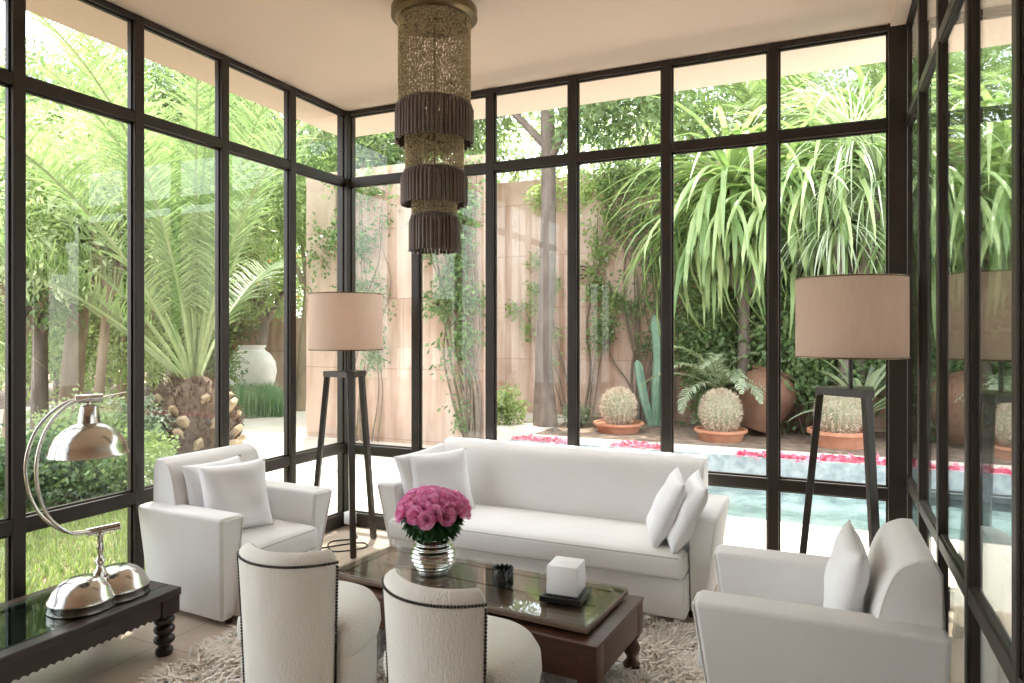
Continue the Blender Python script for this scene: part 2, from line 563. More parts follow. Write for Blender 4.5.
w = MB().box((-0.5, YF - 0.06, ZC / 2), (6.4, 0.12, ZC)).box((2.66, (YF + 0.72) / 2, ZC / 2), (0.12, 0.72 - YF, ZC)).box((1.56, 0.75, ZC / 2), (2.2, 0.1, ZC))
struct(w.build('wall_front', 'inner_wall', None, False), 'brown plaster wall of the house behind the viewer', 'wall')

def window(n, axis, fixed, a, b, zs, glass, label):
    """one bay of glazing: three panes in slim beads"""
    root = thing('window_%d' % n, label, 'window', (fixed, (a + b) / 2, 0) if axis == 'y' else ((a + b) / 2, fixed, 0), 0, None, 'structure')
    L = b - a
    for nm, z0, z1 in zs:
        bx = MB()
        for s_ in (-1, 1):
            for lo in (0, 1):
                if lo:
                    c = (0, 0, z0 + 0.005 if s_ < 0 else z1 - 0.005)
                    d = (0.024, L, 0.010) if axis == 'y' else (L, 0.024, 0.010)
                else:
                    c = (0, s_ * (L / 2 - 0.005), (z0 + z1) / 2) if axis == 'y' else (s_ * (L / 2 - 0.005), 0, (z0 + z1) / 2)
                    d = (0.024, 0.010, z1 - z0) if axis == 'y' else (0.010, 0.024, z1 - z0)
                bx.box(c, d)
        fr = bx.build(nm + '_bead', 'frame', root, False)
        d = (0.006, L, z1 - z0) if axis == 'y' else (L, 0.006, z1 - z0)
        MB().box((0, 0, (z0 + z1) / 2), d).build(nm + '_pane', glass, root, False)
    return root
ZS = (('lower', 0.11, ZR - 0.037), ('main', ZR + 0.037, ZT - 0.032), ('upper', ZT + 0.032, ZC - 0.04))
ZSB = (('lower', 0.11, ZR - 0.047), ('main', ZR + 0.027, ZT - 0.032), ('upper', ZT + 0.032, ZC - 0.04))
ZSR = (('lower', 0.11, 0.69), ('main', 0.75, ZT - 0.03), ('upper', ZT + 0.03, ZC - 0.04))
order = ['first', 'second', 'third', 'fourth', 'fifth', 'sixth', 'seventh', 'eighth', 'ninth', 'tenth', 'eleventh', 'twelfth']
k = 1
ys = [YB - 0.025] + yl + [YF]
for i in range(len(ys) - 1):
    window(k, 'y', XL, ys[i + 1] + 0.031, ys[i] - 0.031, ZS, 'glass', 'tall left-side window bay, %s from the far corner post' % order[i])
    k += 1
xs = [XL + 0.022] + xb + [0.378]
for i in range(len(xs) - 1):
    window(k, 'x', YB, xs[i] + 0.033, xs[i + 1] - 0.033, ZSB, 'glass', 'tall rear window bay, %s from the far corner post' % order[i])
    k += 1
ys = [YB - 0.03] + yr
for i in range(len(ys) - 1):
    window(k, 'y', XR, ys[i + 1] + 0.03, ys[i] - 0.03, ZSR, 'glass_side', 'reflective pane of the folding side wall, %s from its rear end' % order[i])
    k += 1

# ------------------------------------------------------------------ white sofa and armchairs
def rounded(prof_pts, n=6):
    return [(p.y, p.z) for p in bez([(0, y, z) for y, z in prof_pts], n)]

def seating(kind, label, cat, W, D, loc, rz, arm_z=0.595, seat_z=0.40, back_z=0.81, arm_t=0.155, proud=0.10, arm_d=None, back_in=0.10, back_t=0.30, flare=0.075):
    """faces local -Y; origin on the floor under the middle; W outer width at arm top"""
    t = thing(kind, label, cat, loc, rz)
    yf = -D / 2          # arm front at the top
    yb_ = D / 2
    fab = M['white_fabric']
    for s in (-1, 1):
        def fl_(p, s=s):
            k_ = 0.5 - p.z / arm_z2      # 0 at the top, 1 at the floor
            x, y = p.x, p.y
            if x * s > 0: x -= s * flare * k_
            if y < 0: y += 0.075 * k_
            if y > 0: y -= 0.02 * k_
            return (x, y, p.z)
        arm_z2 = arm_z - 0.035
        ad = arm_d or D
        a = MB().box((s * (W / 2 - arm_t / 2), -(D - ad) / 2, 0.035 + arm_z2 / 2), (arm_t, ad, arm_z2), 0.022, 4, fl_).build('arm', fab, t)
        # piping round the front panel
        x0, x1 = s * (W / 2 - arm_t + 0.012), s * (W / 2 - 0.012)
        xb1 = s * (W / 2 - 0.012 - flare)
        pp = [(x0, yf + 0.072, 0.06), (x0, yf - 0.001, arm_z - 0.014), (x1, yf - 0.001, arm_z - 0.014), (xb1, yf + 0.072, 0.06)]
        MB().tube(pp, 0.0045, 6).build('piping', fab, a)
    ix = W / 2 - arm_t
    # base rail under the seat
    MB().box((0, (yf + 0.05 - proud + yb_) / 2, 0.035 + 0.115), (2 * ix - 0.006, yb_ - yf - 0.05 + proud, 0.23), 0.016, 3).build('base', fab, t)
    # back with a rolled top
    bf = yb_ - back_t
    q_ = back_t / 0.30
    roll = [(bf + 0.015 * q_, 0.45), (bf + 0.05 * q_, 0.63), (bf + 0.11 * q_, back_z - 0.055), (bf + 0.19 * q_, back_z - 0.006), (bf + 0.255 * q_, back_z)]
    prof = rounded([(bf, 0.10)] + roll, 6) + [(yb_ - 0.01, back_z - 0.05), (yb_, 0.5), (yb_ - 0.02, 0.05), (bf, 0.05)]
    bk = MB().prism(prof, -W / 2 + back_in, W / 2 - back_in, 0.028, 4).build('backrest', fab, t, True, angle=50)
    # piping along the roll at both ends
    for s in (-1, 1):
        x = s * (W / 2 - back_in)
        pr = [(x - s * 0.004, y + 0.008, z - 0.004) for y, z in rounded([(bf + 0.01, 0.42)] + roll[:-1], 6)]
        MB().tube(pr, 0.0045, 6).build('piping', fab, bk)
    # seat cushion, slightly domed
    n = 16
    sy0, sy1 = yf - proud, bf + 0.02
    def dome(p):
        u = max(-1, min(1, p.x / ix))
        return (p.x, p.y, p.z)
    bm = bmesh.new()
    bmesh.ops.create_cube(bm, size=1)
    for v in bm.verts:
        v.co = Vector((v.co.x * (2 * ix - 0.012), v.co.y * (sy1 - sy0), v.co.z * 0.135))
    bmesh.ops.bevel(bm, geom=bm.edges[:], offset=0.03, segments=4, profile=0.5, affect='EDGES')
    bmesh.ops.subdivide_edges(bm, edges=[e for e in bm.edges if e.calc_length() > 0.2], cuts=9, use_grid_fill=True)
    for v in bm.verts:
        if v.co.z > 0.03:
            u, q = v.co.x / ix, v.co.y / ((sy1 - sy0) / 2)
            v.co.z += 0.022 * max(0, 1 - u ** 4) * max(0, 1 - q ** 4)
        if v.co.y < -(sy1 - sy0) / 2 + 0.02:
            v.co.y -= 0.012 * max(0, 1 - (v.co.z / 0.07) ** 2)
    for v in bm.verts:
        v.co += Vector((0, (sy0 + sy1) / 2, seat_z - 0.072))
    cu = MB().bm(bm).build('seat_cushion', fab, t)
    for zz in (seat_z - 0.018, seat_z - 0.128):
        q = ix - 0.016
        MB().tube([(-q, sy0 + 0.3, zz), (-q, sy0 + 0.02, zz), (-q + 0.02, sy0 + 0.002, zz), (q - 0.02, sy0 + 0.002, zz), (q, sy0 + 0.02, zz), (q, sy0 + 0.3, zz)], 0.005, 6).build('piping', 'piping', cu)
    for sx in (-1, 1):
        for sy in (-1, 1):
            MB().lathe([(0.018, 0), (0.026, 0.04)], 12).build('foot', 'dark_foot', t, True, (sx * (W / 2 - 0.15), sy * (D / 2 - 0.12), 0))
    return t

seating('sofa', 'long white linen sofa with its back to the rear windows', 'sofa', 2.205, 0.76, (-1.63, 4.225, 0), 0, arm_d=0.60, back_in=0.155)
seating('armchair', 'white armchair in the corner by the left windows, seen from the front', 'armchair', 0.85, 0.70, (-3.206, 3.118, 0), R(87), arm_z=0.615, seat_z=0.42, back_z=0.865, proud=0.03, back_t=0.25, flare=0.065)
seating('armchair', 'white armchair turned sideways against the folding glass wall', 'armchair', 0.79, 0.83, (-0.040, 3.03, 0), R(-90 + 1), back_z=0.82, proud=0.0, back_t=0.25)

def pillow(label, w, h, t_, loc, rot, group=None, seed=0):
    n = 20
    rnd = np.random.RandomState(seed)
    g = np.linspace(-1, 1, n)
    vs_, fs = [], []
    ph = rnd.rand(4) * 6
    for side in (1, -1):
        for i, u in enumerate(g):
            for j, v in enumerate(g):
                x = u * w / 2 * (1 - 0.07 * (1 - v * v) * abs(u))
                z = v * h / 2 * (1 - 0.07 * (1 - u * u) * abs(v))
                e = max(0, (1 - u ** 4)) ** 0.62 * max(0, (1 - v ** 4)) ** 0.62
                y = side * t_ / 2 * e
                y += 0.006 * e * math.sin(5 * u + ph[0] + 3 * v) + 0.005 * e * math.sin(7 * v + ph[1])
                vs_.append((x, y, z))
    for s_ in (0, 1):
        o = s_ * n * n
        for i in range(n - 1):
            for j in range(n - 1):
                q = (o + i * n + j, o + (i + 1) * n + j, o + (i + 1) * n + j + 1, o + i * n + j + 1)
                fs.append(q if s_ == 0 else q[::-1])
    b = MB()
    b.add(vs_, fs)
    # seam
    o = b.build('cushion', 'cushion', None)
    o.location = loc
    o.rotation_euler = rot
    tag(o, label, 'cushion', group)
    bm = bmesh.new()
    bm.from_mesh(o.data)
    bmesh.ops.remove_doubles(bm, verts=bm.verts[:], dist=0.0005)
    bmesh.ops.recalc_face_normals(bm, faces=bm.faces[:])
    bm.to_mesh(o.data)
    bm.free()
    o.data.polygons.foreach_set('use_smooth', [True] * len(o.data.polygons))
    return o
# on the sofa: local x width, y thickness, z height
pillow('white cushion leaning on the left sofa arm, the rear one of that pair', 0.42, 0.42, 0.12, (-2.47, 4.06, 0.60), (R(-12), R(-8), R(66)), seed=1)
pillow('white cushion at the left sofa end, the front one behind the roses', 0.42, 0.42, 0.12, (-2.35, 4.04, 0.595), (R(-20), R(-3), R(44)), seed=2)
pillow('white cushion at the right sofa end, the one further from the arm', 0.40, 0.42, 0.12, (-0.835, 4.02, 0.585), (R(-24), R(4), R(-74)), seed=3)
pillow('white cushion at the right sofa end, wedged against the arm', 0.40, 0.42, 0.12, (-0.715, 3.98, 0.585), (R(-26), R(4), R(-74)), seed=4)
pillow('white square cushion standing in the front of the corner armchair', 0.41, 0.41, 0.13, (-3.165, 3.055, 0.63), (R(-16), R(0), R(70)), seed=5)
pillow('white cushion tucked behind another one in the corner armchair', 0.42, 0.40, 0.11, (-3.315, 3.055, 0.635), (R(-14), 0, R(86)), seed=6)
pillow('white cushion seen edge-on in the sideways armchair', 0.42, 0.42, 0.12, (0.075, 3.02, 0.60), (R(-10), R(3), R(-86)), seed=7)

# ------------------------------------------------------------------ tub chairs with nail heads
def tub_chair(label, loc, rz):
    """faces local +Y; semicircular back round the local origin"""
    t = thing('tub_chair', label, 'chair', loc, rz)
    # seat: a drum to the floor, recessed where the back panel wraps it
    H = R(56)                               # half angle of the back
    def seat_r(a, dr):
        e = abs((a + PI / 2 + PI) % (2 * PI) - PI)          # angle from straight back
        k_ = min(1, max(0, (e - H) / 0.10))
        k_ = k_ * k_ * (3 - 2 * k_)
        return (0.222 + 0.058 * k_) + dr
    m = 96
    prof = [(-0.03, 0.05), (-0.012, 0.06), (-0.012, 0.30), (-0.016, 0.318), (-0.002, 0.335), (0.006, 0.37), (0.002, 0.42), (-0.018, 0.452), (-0.06, 0.472), (-0.13, 0.482), (-0.20, 0.486)]
    vs_, fs = [], []
    for dr, z in prof:
        for k_ in range(m):
            a = 2 * PI * k_ / m
            r = seat_r(a, max(dr, -0.2))
            vs_.append((r * math.cos(a), r * math.sin(a) + 0.03 * max(0, math.sin(a)), z))
    for i in range(len(prof) - 1):
        for k_ in range(m):
            fs.append((i * m + k_, i * m + (k_ + 1) % m, (i + 1) * m + (k_ + 1) % m, (i + 1) * m + k_))
    fs.append(tuple(range(m))[::-1])
    fs.append(tuple((len(prof) - 1) * m + q for q in range(m)))
    MB().add(vs_, fs).build('seat', 'boucle', t)
    # back: curved padded panel with a rolled top and rounded ends
    n = 44
    a0, a1 = -PI / 2 - H, -PI / 2 + H
    zt, RB = 0.735, 0.268
    vs_, fs = [], []
    for i in range(n + 1):
        a = a0 + (a1 - a0) * i / n
        e = abs(2 * i / n - 1)
        g_ = math.sqrt(max(0.0, 1 - max(0, (e - 0.93) / 0.07) ** 2)) * 0.55 + 0.45     # thins into a round end
        th = 0.062 * g_
        top = zt - 0.03 * max(0, (e - 0.9) / 0.1) ** 2
        sec = [(-0.024, 0.05), (-0.010, 0.4), (0.006, top - 0.05), (0.006, top - 0.028), (0.0, top - 0.012), (-0.3 * th, top + 0.006), (-0.6 * th, top + 0.012), (-0.9 * th, top + 0.002), (-th, top - 0.03), (-th, 0.5), (-th + 0.02, 0.05)]
        for dr, z in sec:
            r = RB + dr - (0.062 - th) * 0.35
            vs_.append((r * math.cos(a), r * math.sin(a), z))
    q = len(sec)
    for i in range(n):
        for k_ in range(q):
            fs.append((i * q + k_, (i + 1) * q + k_, (i + 1) * q + (k_ + 1) % q, i * q + (k_ + 1) % q))
    fs.append(tuple(range(q)))
    fs.append(tuple(n * q + k_ for k_ in range(q))[::-1])
    bk = MB().add(vs_, fs).build('backrest', 'boucle', t)
    nb = MB()
    N = 46
    for i in range(N + 1):
        a = a0 + 0.035 + (a1 - a0 - 0.07) * i / N
        nb.ball((RB * 1.024 * math.cos(a), RB * 1.024 * math.sin(a), zt - 0.030), 0.006, 8, 4)
    for a in (a0 + 0.035, a1 - 0.035):
        z = zt - 0.034
        while z > 0.08:
            z -= 0.0125
            r = RB + 0.003 + (-0.024 + 0.014 * (z - 0.05) / 0.35 if z < 0.4 else -0.010 + 0.015 * (z - 0.4) / 0.3)
            nb.ball((r * math.cos(a), r * math.sin(a), z), 0.006, 8, 4)
    nb.build('nailhead_trim', 'nail', bk)
    for x in (-0.16, 0.16):
        for y in (-0.14, 0.18):
            MB().lathe([(0.014, 0), (0.02, 0.055)], 10).build('leg', 'dark_foot', t, True, (x, y, 0))
    return t
tub_chair('cream tub chair with nailhead trim, nearer the corner armchair', (-1.945, 2.268, 0.012), R(8.6))
tub_chair('cream tub chair with nailhead trim, backing onto the viewer before the roses', (-1.196, 2.198, 0.012), R(-8))

# ------------------------------------------------------------------ coffee table
def turned_leg(prof, n=20):
    return MB().lathe(prof, n)
tb = thing('coffee_table', 'low dark walnut coffee table with a raised glass-topped panel', 'table', (-1.555, 2.985, 0.02), R(-4.2))
TW, TD, TZ = 1.52, 0.60, 0.34
b = MB()
for s in (-1, 1):
    b.box((0, s * (TD / 2 - 0.02), TZ - 0.085), (TW - 0.04, 0.032, 0.15), 0.004)
    b.box((s * (TW / 2 - 0.02), 0, TZ - 0.085), (0.032, TD - 0.04, 0.15), 0.004)
b.box((0, 0, TZ - 0.016), (TW, TD, 0.018), 0.005)
b.build('apron', 'walnut', tb, True, angle=30)
lp = [(0.030, 0.0), (0.040, 0.015), (0.040, 0.03), (0.026, 0.045), (0.022, 0.06), (0.036, 0.085), (0.042, 0.105), (0.034, 0.125), (0.024, 0.14), (0.036, 0.155), (0.040, 0.165), (0.040, 0.175)]
for sx in (-1, 1):
    for sy in (-1, 1):
        lg = MB().lathe(lp, 18)
        lg.box((0, 0, 0.25), (0.085, 0.085, 0.165), 0.005)
        lg.build('leg', 'walnut', tb, True, (sx * (TW / 2 - 0.046), sy * (TD / 2 - 0.046), 0))
PW, PD = 1.40, 0.50
b = MB()
for s in (-1, 1):
    b.box((0, s * (PD / 2 - 0.03), 0.362), (PW, 0.06, 0.022), 0.004)
    b.box((s * (PW / 2 - 0.03), 0, 0.362), (0.06, PD - 0.06, 0.022), 0.004)
    b.box((0, s * 0.1, 0.36), (PW - 0.1, 0.18, 0.014), 0.002)
for x in (-0.62, 0.62):
    for y in (-0.2, 0.2):
        b.box((x, y, 0.348), (0.05, 0.05, 0.016), 0.003)
b.build('top_panel', 'panel_wood', tb, False)
MB().box((0, 0, 0.378), (PW - 0.006, PD - 0.006, 0.010), 0.002).build('glass_top', 'table_glass', tb, False)
TTOP = 0.02 + 0.3832

# vase and roses
vx, vy = -1.80, 3.02
prof = []
for i in range(49):
    f_ = i / 48
    z = f_ * 0.165
    r = 0.062 + 0.052 * math.sin(PI * min(1, (f_ * 0.92 + 0.08))) ** 0.8
    r += 0.0045 * math.cos(f_ * 2 * PI * 8)
    prof.append((r, z))
prof += [(prof[-1][0] - 0.006, 0.166), (0.07, 0.12), (0.06, 0.03), (0.001, 0.02)]
prof = [(0.001, 0)] + prof
vz = MB().lathe(prof, 40).build('vase', 'pewter', None, True, (vx, vy, TTOP), 60)
tag(vz, 'ribbed silver round vase holding the pink roses', 'vase')

def rose_bloom(rnd, r):
    vs_, fs = [], []
    def petal(ang, tilt, rad, hgt, wid, curl):
        o = len(vs_)
        nu, nv = 4, 5
        for i in range(nu):
            f_ = i / (nu - 1)
            for j in range(nv):
                g_ = (j / (nv - 1) - 0.5)
                aa = ang + g_ * wid * (0.55 + 0.6 * f_ - 0.35 * f_ * f_)
                rr = rad * (0.35 + 0.65 * f_ ** 0.7) + tilt * f_ ** 2 + curl * max(0, f_ - 0.6)
                zz = hgt * f_ * (1 - 0.5 * (g_ * 1.5) ** 2 * f_)
                vs_.append((rr * math.cos(aa), rr * math.sin(aa), zz))
        for i in range(nu - 1):
            for j in range(nv - 1):
                fs.append((o + i * nv + j, o + i * nv + j + 1, o + (i + 1) * nv + j + 1, o + (i + 1) * nv + j))
    for ring, (cnt, rad, hgt, tilt, wid) in enumerate(((3, 0.22, 0.95, 0.0, 2.6), (4, 0.42, 1.0, 0.08, 2.2), (5, 0.62, 0.95, 0.2, 1.8), (6, 0.8, 0.8, 0.35, 1.5))):
        for q in range(cnt):
            petal(2 * PI * q / cnt + ring * 0.7 + rnd.random() * 0.3, tilt * r, rad * r, hgt * r * 1.25, wid, (0.12 + 0.2 * ring / 3) * r)
    return vs_, fs
rnd = random.Random(5)
rose_meshes = []
for q in range(4):
    vs_, fs = rose_bloom(rnd, 0.034)
    me = bpy.data.meshes.new('bloom')
    me.from_pydata(vs_, [], fs)
    me.polygons.foreach_set('use_smooth', [True] * len(fs))
    me.materials.append(M['rose'])
    rose_meshes.append(me)
def leaflet_np(base, dirv, nrm, L, W):
    """pointed leaf of 4 quads folded along its midrib"""
    d, n_ = Vector(dirv).normalized(), Vector(nrm).normalized()
    s_ = d.cross(n_).normalized()
    b_ = Vector(base)
    return [b_, b_ + d * L * 0.45 + s_ * W / 2 + n_ * W * 0.12, b_ + d * L - n_ * L * 0.1, b_ + d * L * 0.45 - s_ * W / 2 + n_ * W * 0.12, b_ + d * L * 0.5]
heads = []
N = 46
for i in range(N):
    f_ = (i + 0.5) / N
    th = math.acos(1 - f_ * 0.80)          # polar angle from the top
    ph = i * 2.39996
    heads.append((th, ph))
for i, (th, ph) in enumerate(heads):
    rr = 0.158
    d = Vector((math.sin(th) * math.cos(ph), math.sin(th) * math.sin(ph), math.cos(th) * 0.66))
    pos = Vector((vx, vy, TTOP + 0.265)) + d * rr * (1 + 0.04 * rnd.uniform(-1, 1))
    t = thing('rose', 'pink rose in the full bouquet in the ribbed silver vase', 'rose', (vx, vy, TTOP + 0.12), 0, 'pink roses in the silver vase')
    bl = bpy.data.objects.new('bloom', rose_meshes[i % 4])
    C.objects.link(bl)
    bl.parent = t
    loc = pos - t.location
    bl.location = loc
    nd = Vector((d.x, d.y, d.z * 1.3 + 0.05)).normalized()
    bl.rotation_euler = (nd.to_track_quat('Z', 'Y') @ Euler((0, 0, rnd.random() * 6)).to_quaternion()).to_euler()
    sc_ = rnd.uniform(0.9, 1.12)
    bl.scale = (sc_,) * 3
    inn = Vector((d.x * 0.045, d.y * 0.045, -0.03))
    MB().tube(bez([inn, inn + Vector((d.x * 0.03, d.y * 0.03, 0.08)), loc - nd * 0.001], 4), 0.003, 5).build('stem', 'rose_leaf', t)
    lv = MB()
    for q in range(9):
        a = ph + rnd.uniform(-.9, .9)
        out = Vector((math.cos(a), math.sin(a), 0))
        fr = rnd.uniform(0.25, 0.95)
        base = out * (0.075 + 0.055 * fr * rnd.uniform(.6, 1.1)) + Vector((0, 0, 0.05 + 0.12 * fr))
        dv = (out * 0.7 + Vector((rnd.uniform(-.6, .6), rnd.uniform(-.6, .6), rnd.uniform(-1.1, 0.0)))).normalized()
        p = leaflet_np(base, dv, out * 0.6 + Vector((rnd.uniform(-.5, .5), rnd.uniform(-.5, .5), .8)), rnd.uniform(0.045, 0.07), rnd.uniform(0.028, 0.042))
        lv.add(p, [(0, 1, 4), (1, 2, 4), (0, 4, 3), (4, 2, 3)])
    lv.build('leaves', 'rose_leaf', t, False)

# ashtray, tissue block and tray
prof = [(0.001, 0), (0.046, 0), (0.05, 0.004), (0.05, 0.076), (0.046, 0.082), (0.038, 0.08), (0.036, 0.045), (0.001, 0.04)]
b = MB().lathe(prof, 32)
for k_ in range(12):
    a = k_ * PI / 6
    b.ball((0.043 * math.cos(a), 0.043 * math.sin(a), 0.081), 0.008, 8, 5)
ash = b.build('ashtray', 'black', None, True, (-1.385, 2.965, TTOP))
tag(ash, 'small round black stone ashtray on the coffee table', 'ashtray')
tr_loc = (-1.065, 2.955, TTOP)
b = MB().box((0, 0, 0.013), (0.195, 0.195, 0.026), 0.004, 3).box((0, 0, 0.0275), (0.165, 0.165, 0.003), 0.001)
o = b.build('tray', 'black', None, False, tr_loc)
o.rotation_euler = (0, 0, R(3))
tag(o, 'square black lacquer tray beneath the white paper cube', 'tray')
rb = random.Random(9)
t = thing('tissue_box', 'white cube-shaped tissue holder on the black tray', 'box', (tr_loc[0], tr_loc[1], TTOP + 0.0292), R(3))
MB().box((0, 0, 0.064), (0.145, 0.145, 0.128), 0.005, 2, lambda p: (p.x * (1 - 0.04 * (p.z > 0)), p.y * (1 - 0.04 * (p.z > 0)), p.z)).build('cover', 'paper', t)
n = 9
vs_ = []
for i in range(n):
    for j in range(n):
        x, y = (i / (n - 1) - .5) * 0.10, (j / (n - 1) - .5) * 0.05
        e = (1 - (2 * i / (n - 1) - 1) ** 2) * (1 - (2 * j / (n - 1) - 1) ** 2)
        vs_.append((x, y, 0.1281 + 0.006 * e + 0.001 * rb.uniform(-1, 1) * e))
MB().add(vs_, [(i * n + j, (i + 1) * n + j, (i + 1) * n + j + 1, i * n + j + 1) for i in range(n - 1) for j in range(n - 1)]).build('tissue', 'paper', t)

# ------------------------------------------------------------------ bench table with glass, lower left
bt = thing('bench_table', 'long low dark bench table with inset glass and scalloped apron', 'table', (-3.235, 1.56, 0), 0)
BW, BL, BZ = 0.60, 1.84, 0.325
b = MB()
for s in (-1, 1):
    b.box((s * (BW / 2 - 0.045), 0, BZ - 0.02), (0.09, BL, 0.04), 0.006)
    b.box((0, s * (BL / 2 - 0.05), BZ - 0.02), (BW - 0.18, 0.10, 0.04), 0.006)
b.build('top_frame', 'ebony', bt, False)
for s in (-1, 1):
    # apron along the long side with a scalloped lower edge
    for ax in (0, 1):
        L = (BL if ax == 0 else BW) - 0.18
        n = int(L / 0.035)
        bot = []
        for i in range(n * 4 + 1):
            u = -L / 2 + L * i / (n * 4)
            bot.append((u, BZ - 0.125 + 0.010 * abs(math.sin(PI * i / 4))))
        pr = bot + [(L / 2, BZ - 0.038), (-L / 2, BZ - 0.038)]
        m4 = Matrix.Translation((s * (BW / 2 - 0.03), 0, 0)) if ax == 0 else Matrix.Translation((0, s * (BL / 2 - 0.03), 0)) @ Matrix.Rotation(R(90), 4, 'Z')
        MB().prism(pr, -0.015, 0.015, 0, 1, m4).build('apron', 'ebony', bt, False)
lp = [(0.036, 0), (0.042, 0.012), (0.040, 0.03), (0.028, 0.04)]
for c_ in (0.075, 0.125, 0.172):
    lp += [(0.030, c_ - 0.024), (0.046, c_ - 0.012), (0.050, c_), (0.046, c_ + 0.012), (0.030, c_ + 0.023)]
lp += [(0.040, 0.2), (0.04, 0.205)]
for sx in (-1, 1):
    for sy in (-1, 1):
        lg = MB().lathe(lp, 20)
        lg.box((0, 0, 0.243), (0.10, 0.10, 0.088), 0.004)
        lg.build('leg', 'ebony', bt, True, (sx * (BW / 2 - 0.056), sy * (BL / 2 - 0.056), 0))
MB().box((0, 0, BZ - 0.004), (BW - 0.13, BL - 0.15, 0.012), 0.002).build('glass_top', 'bench_glass', bt, False)
MB().box((0, 0, BZ - 0.034), (BW - 0.16, BL - 0.18, 0.012), 0).build('shelf_board', 'ebony', bt, False)

# silver desk lamp: twin-domed base, curved rods, dome shade
dl = thing('table_lamp', 'polished silver lamp with curved twin rods and a dome shade', 'lamp', (-3.135, 2.19, BZ + 0.003), R(0))
dome = [(0.001, 0.150), (0.03, 0.149), (0.07, 0.140), (0.11, 0.120), (0.14, 0.092), (0.156, 0.060), (0.162, 0.052), (0.166, 0.046), (0.166, 0.040), (0.162, 0.036), (0.166, 0.004), (0.160, 0.0), (0.001, 0.0)]
b = MB()
for y in (-0.085, 0.085):
    b.lathe([(r * 0.86, z * 0.95) for r, z in dome[::-1]], 40, Matrix.Translation((0, y, 0)))
b.build('base', 'silver', dl, True, angle=50)
stem = [(0.03, 0.10), (0.03, 0.135), (0.018, 0.15), (0.014, 0.165), (0.022, 0.18), (0.024, 0.19), (0.014, 0.205), (0.012, 0.23), (0.018, 0.25), (0.013, 0.262), (0.012, 0.30), (0.016, 0.31), (0.012, 0.32)]
MB().lathe(stem, 20).build('stem', 'silver', dl)
AD = Vector((-0.45, -0.89, 0)).normalized()        # the rods bow this way
PD_ = Vector((-AD.y, AD.x, 0))
b = MB()
b.tube([Vector((0, 0, 0.322)) + PD_ * -0.03 + AD * 0.05, Vector((0, 0, 0.338)) - AD * 0.085], 0.019, 12)
b.build('lower_clamp', 'silver', dl)
for s in (-1, 1):
    prof = [(0.045, 0.330), (0.13, 0.345), (0.215, 0.43), (0.262, 0.56), (0.268, 0.70), (0.225, 0.84), (0.14, 0.935), (0.05, 0.962)]
    MB().tube(bez([AD * (a * (1.0 + 0.06 * s)) + Vector((0, 0, z)) + PD_ * (-s * (0.016 + 0.030 * math.sin(PI * (z - 0.33) / 0.632))) for a, z in prof], 8), 0.0075, 10).build('rod', 'silver', dl)
b = MB()
b.tube([Vector((0, 0, 0.958)) - AD * 0.01, Vector((0, 0, 0.958)) + AD * 0.10], 0.021, 12)
b.tube([Vector((0, 0, 0.960)) - AD * 0.005, Vector((0, 0, 0.980)) - AD * 0.11], 0.0035, 8)
b.build('upper_clamp', 'silver', dl)
SO = AD * 0.045
sh = [(0.013, 0.945), (0.014, 0.932), (0.03, 0.928), (0.036, 0.92), (0.045, 0.868), (0.048, 0.846), (0.072, 0.838), (0.108, 0.812), (0.138, 0.780), (0.157, 0.740), (0.163, 0.706), (0.169, 0.698)]
ins = [(r - 0.004, z - 0.003) for r, z in sh[::-1]]
MB().lathe(sh + ins, 44).build('lamp_shade', 'silver', dl, True, tuple(SO), 50)
MB().ball((0, 0, 0.76), 0.035, 14, 10).build('bulb', 'paper', dl, True, tuple(SO))

